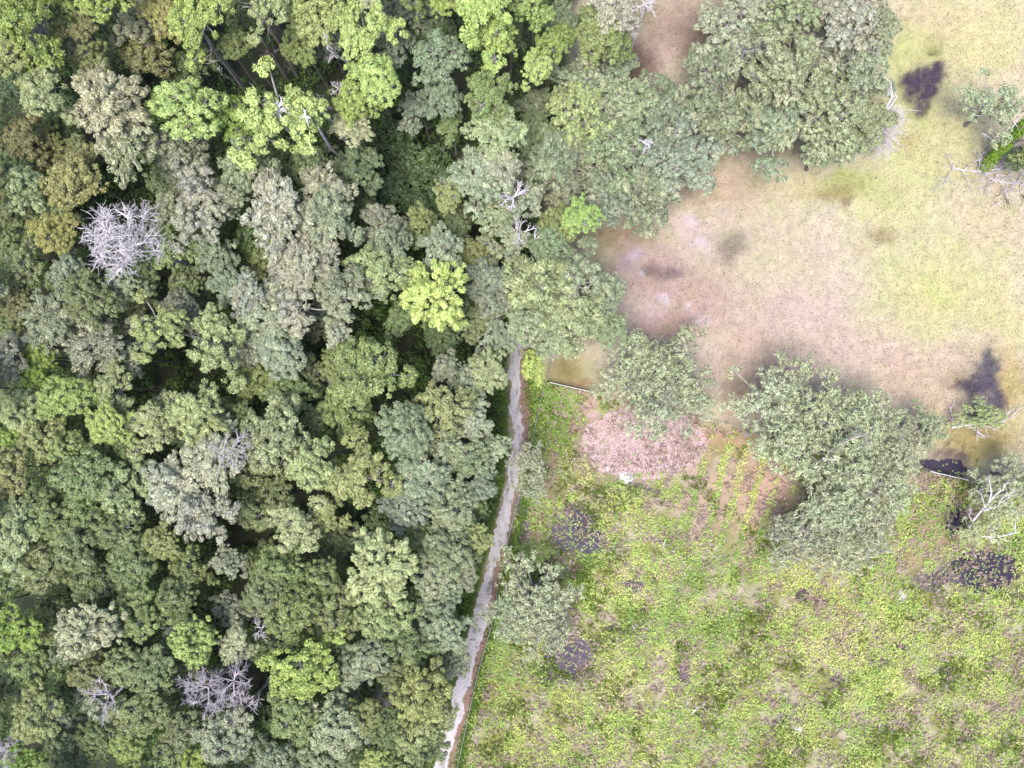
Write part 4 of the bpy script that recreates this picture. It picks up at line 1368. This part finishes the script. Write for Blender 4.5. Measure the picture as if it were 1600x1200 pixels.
iu = uu.astype(int); fu = (uu - iu)[:, None]
wc = pal[iu] * (1 - fu) + pal[np.minimum(iu + 1, 5)] * fu
up_ = np.clip((wx_ - 1000) / 600 * .5 + (wy_ - 700) / 500 * .5, 0, 1)[:, None]
wc = wc * (1 - .25 * up_) + 1.9 * alb(190, 202, 108) * .25 * up_
gr = np.exp(-((wx_ - 870) / 45) ** 2 - ((wy_ - 650) / 80) ** 2)[:, None] * .8
wc = wc * (1 - gr) + 1.4 * alb(118, 168, 66) * gr
n = len(wx_)
big = rng.uniform(0, 1, n) ** 3
V, F, cc = plants(wx_, wy_, 5, ( .055 + .07 * big), .06 + .30 * rng.uniform(0, 1, n) ** 2 + .25 * big, wc, .13 + .26 * big, 1.25, .66)
link('weeds', mesh_np('weeds', V, F, M_weed, cc), kind='stuff', label='yellow green broadleaf weeds thick over the lower right field', cat='weeds')
print('weeds', n)

# brown and grey dead stems between the weeds
sx_, sy_ = scatter(90000, 690, 1640, 600, 1240)
_, _, _, fld = masks(sx_, sy_)
pt = fbm(sx_ / 20, sy_ / 20, 161, 4)
ok = (fld > .5) & (rng.uniform(0, 1, len(sx_)) < np.clip((pt - .42) * 4, 0.05, 1)) & (sx_ > track_x(sy_) + 34)
sx_, sy_ = sx_[ok][:15000], sy_[ok][:15000]
n = len(sx_)
tn = fbm(sx_ / 15, sy_ / 15, 171, 3)[:, None]
sc_ = 1.6 * (alb(172, 146, 132) * (1 - tn) + alb(212, 192, 180) * tn)
V, F, cc = plants(sx_, sy_, 3, np.full(n, .10), .1 + .35 * rng.uniform(0, 1, n), sc_, np.full(n, .15), 3.2, .5, .9)
link('dead_stems', mesh_np('dead_stems', V, F, M_weed, cc), kind='stuff', label='dry pinkish grey stems scattered through the weedy field', cat='dead weeds')

# dark blady tufts in drifts
sx_, sy_ = scatter(90000, 690, 1640, 600, 1240)
_, _, _, fld = masks(sx_, sy_)
pt = fbm(sx_ / 34, sy_ / 34, 261, 4)
ok = (fld > .5) & (rng.uniform(0, 1, len(sx_)) < np.clip((pt - .52) * 5, 0, 1)) & (sx_ > track_x(sy_) + 30) & (blobsum(sx_, sy_, NOWEED) < .5)
sx_, sy_ = sx_[ok][:11000], sy_[ok][:11000]
n = len(sx_)
tn = fbm(sx_ / 15, sy_ / 15, 271, 3)[:, None]
V, F, cc = plants(sx_, sy_, 6, np.full(n, .06), .15 + .35 * rng.uniform(0, 1, n), 1.35 * (alb(112, 142, 62) * (1 - tn) + alb(158, 178, 70) * tn), np.full(n, .16), 3.6, .35, .7)
link('tall_grass', mesh_np('tall_grass', V, F, M_weed, cc), kind='stuff', label='darker green blady grass drifts in the weedy field', cat='grass')

# round pale floating leaves and rosettes on the wet dark patches
lx, ly = [], []
for x, y, rx, ry, c in F_DARK + [(1545, 882, 55, 28, 0), (905, 815, 40, 30, 0), (1480, 735, 40, 12, 0)]:
    if c == (136, 128, 146) or rx < 12: continue
    k = int(rx * ry * (.10 if c else .05))
    lx += list(x + rng.normal(size=k) * rx * .8); ly += list(y + rng.normal(size=k) * ry * .8)
lx, ly = np.array(lx), np.array(ly)
n = len(lx)
V, F, cc = plants(lx, ly, 3, np.full(n, .13), .02 + .12 * rng.uniform(0, 1, n), 1.35 * np.repeat(alb(160, 176, 110)[None], n, 0), np.full(n, .12), 1.0, .9, .3)
link('water_weeds', mesh_np('water_weeds', V, F, M_weed, cc), kind='stuff', label='round pale leaves floating and standing on the dark wet patches', cat='water weeds')

# small dark dung dots on the pasture
dx_, dy_ = scatter(230, 930, 1600, 20, 640)
_, _, ff, fld = masks(dx_, dy_)
ok = (fld < .3) & (ff < .2)
dx_, dy_ = dx_[ok], dy_[ok]
V = []; F = []
for x, y in zip(dx_, dy_):
    X, Y, _ = at(x, y); r = rng.uniform(.05, .10); b = len(V)
    V.append((X, Y, .07)); V += [(X + math.cos(k * 1.0472) * r, Y + math.sin(k * 1.0472) * r * .9, .005) for k in range(6)]
    F += [(b, b + 1 + k, b + 1 + (k + 1) % 6) for k in range(6)]
link('dung', mesh_np('dung', np.array(V), np.array(F), M_weed, np.repeat(alb(92, 74, 62)[None], len(V), 0)), kind='stuff', label='small dark cattle dung dots scattered on the pasture', cat='dung')

# pink brush of cut twigs under the middle oak
n = 9000
t = rng.uniform(0, 6.283, n); r = np.sqrt(rng.uniform(0, 1, n))
bx = 1005 + np.cos(t) * r * 98; by = 692 + np.sin(t) * r * 56
wv, _, _, _ = masks(bx, by)
bx = bx * .6 + wv * .4
X = (bx - 800) / FP * H; Y = -(by - 600) / FP * H
D = rng.normal(size=(n, 3)) * np.array([1, 1, .25])
P = np.stack([X, Y, rng.uniform(.02, .14, n)], 1)
V, F = leaves(P, rng.normal(size=(n, 3)) * .3 + np.array([0, 0, 1]), rng.uniform(.035, .06, n), rng.uniform(3.5, 8, (n, 1)), 0, D)
V[:, 2] = np.maximum(V[:, 2], .012)
tc_ = rng.uniform(0, 1, (n, 1))
bc = 1.6 * (alb(204, 166, 166) * (1 - tc_) + alb(242, 222, 226) * tc_)
link('brush', mesh_np('brush', V, F, M_weed, np.repeat(bc, 4, 0)), kind='stuff', label='pinkish bed of cut twigs and needles below the middle oak', cat='brush')

# short pasture grass
gx_, gy_ = scatter(58000, 880, 1630, -20, 760)
_, _, ff, fld = masks(gx_, gy_)
ok = (fld < .5) & (ff < .4) & (((gx_ - 1478) / 44) ** 2 + ((gy_ - 733) / 22) ** 2 > 1) & (rng.uniform(0, 1, len(gx_)) < .35 + .6 * fbm(gx_ / 30, gy_ / 30, 211))
gx_, gy_ = gx_[ok], gy_[ok]
n = len(gx_)
gc_ = ground_colour(gx_, gy_) * rng.uniform(.92, 1.22, (n, 1)) * (1 + rng.normal(size=(n, 3)) * .04)
V, F, cc = plants(gx_, gy_, 2, np.full(n, .05), .02 + .06 * rng.uniform(0, 1, n), gc_, np.full(n, .08), 2.0, .75, .5)
link('grass', mesh_np('grass', V, F, M_weed, cc), kind='stuff', label='short cropped tan and green grass of the pasture', cat='grass')
print('grass', n)

# grass and weeds edging the track, and the brown field strip by the fence
ex = []; ey = []
for _ in range(9000):
    y = rng.uniform(545, 1210); s = rng.uniform(0, 1)
    x = track_x(y) - 14 - abs(rng.normal()) * 14 if s < .5 else track_x(y) + 27 + rng.normal() * 5
    ex.append(x); ey.append(y)
ex = np.array(ex); ey = np.array(ey)
n = len(ex)
ec = np.repeat(alb(128, 164, 66)[None], n, 0) * rng.uniform(.7, 1.3, (n, 1))
V, F, cc = plants(ex, ey, 4, np.full(n, .075), .05 + .3 * rng.uniform(0, 1, n) ** 2, ec, np.full(n, .16), 1.6, .6, .5)
link('verge_grass', mesh_np('verge_grass', V, F, M_weed, cc), kind='stuff', label='green grass and weeds growing along both sides of the track', cat='grass')

# undergrowth on the forest floor
N_ = 3600
ux, uy = [], []
while len(ux) < N_:
    x = random.uniform(-30, 880); y = random.uniform(-30, 1230)
    if x > forest_edge(y) - 4: continue
    g_ = [(a, b, g) for a, b, g in GAPS if (x - a) ** 2 + (y - b) ** 2 < g * g]
    if g_ and random.random() < .62: continue
    ux.append(x); uy.append(y)
ux = np.array(ux); uy = np.array(uy)
X = (ux - 800) / FP * H; Y = -(uy - 600) / FP * H
nl = 38
R_ = rng.uniform(.5, 1.5, N_); Z_ = rng.uniform(.3, 2.8, N_)
E = ellipsoid_pts(N_ * nl, -.1)
P = np.repeat(np.stack([X, Y, Z_], 1), nl, 0) + E * np.repeat(R_, nl)[:, None] * np.array([1, 1, .7]) * rng.uniform(.6, 1.05, (N_ * nl, 1))
P[:, 2] = np.maximum(P[:, 2], .06)
V, F = leaves(P, E + np.array([0, 0, .8]) + rng.normal(size=E.shape) * .5, rng.uniform(.10, .22, len(P)), 1.3, .2)
V[:, 2] = np.maximum(V[:, 2], .015)
hu = rng.uniform(0, 1, (N_, 1))
uc = alb(84, 118, 56) * (1 - hu) + alb(120, 150, 72) * hu
cc = np.repeat(np.repeat(uc, nl, 0) * rng.uniform(.7, 1.3, (N_ * nl, 1)), 4, 0)
link('undergrowth', mesh_np('undergrowth', V, F, M_weed, cc), kind='stuff', label='dark green shrubs and vines covering the forest floor', cat='undergrowth')

# ------------------------------------------------------------------ labels of the trees
LAND = [t for t in ALLTREES if t['short']]
EXTRA = [(180, 372, 'bleached dead tree'), (803, 545, 'upper end of the sandy track'), (515, 75, 'twisted white snag'),
         (604, 1085, 'canopy gap showing water'), (318, 1082, 'purple grey dead branches'), (1385, 190, 'bleached brush of limbs'),
         (856, 597, 'white pipe gate'), (1540, 885, 'dark pool'), (758, 905, 'lower sandy track'), (404, 988, 'small white dead treetop'),
         (0, 0, 'upper left corner of the view'), (0, 1200, 'lower left corner of the view'), (1000, 700, 'pink brush patch')]
LM = [(t['x'], t['y'], t['short']) for t in LAND] + EXTRA
# only landmarks whose name is used once
seen = set(); LM = [l for l in LM if not (l[2] in seen or seen.add(l[2]))]


def direction(dx, dy):
    a = math.degrees(math.atan2(-dy, dx)) % 360
    return ['right of', 'above and right of', 'above', 'above and left of', 'left of', 'below and left of', 'below',
            'below and right of'][int((a + 22.5) // 45) % 8]


used = set(t['label'] for t in ALLTREES if t['label'])
unresolved = 0
for t in sorted(ALLTREES, key=lambda q: -q['r']):
    root = t['o']
    if not t['label']:
        size = 'large' if t['r'] > 54 else ('small' if t['r'] < 33 else 'medium')
        base = size + ' ' + WORDS[t['col']] + ' ' + ('understorey tree' if t['under'] else FORM[t['form']])
        near = sorted(LM, key=lambda l: (l[0] - t['x']) ** 2 + (l[1] - t['y']) ** 2)[:7]
        lab = None
        for how in ('just ', '', 'farther '):
            for l in near:
                dd = math.hypot(l[0] - t['x'], l[1] - t['y'])
                if how == 'just ' and dd > 90: continue
                if how == 'farther ' and dd < 90: continue
                c = f"{base} {how}{direction(t['x'] - l[0], t['y'] - l[1])} the {l[2]}"
                if c not in used and len(c.split()) <= 16:
                    lab = c; break
            if lab: break
        if not lab:
            unresolved += 1
            lab = base + ' in the forest'
        t['label'] = lab
        used.add(lab)
    root['label'] = t['label']
    root['category'] = 'tree'
    root['group'] = 'live oaks round the pasture' if t['form'] in ('oak', 'thin', 'sparse') else 'low trees between the forest crowns' if t['under'] else 'trees of the dense forest'
print('unresolved labels', unresolved, 'unique tris', sum(sum(len(p.vertices) - 2 for p in m.polygons) for m in bpy.data.meshes))
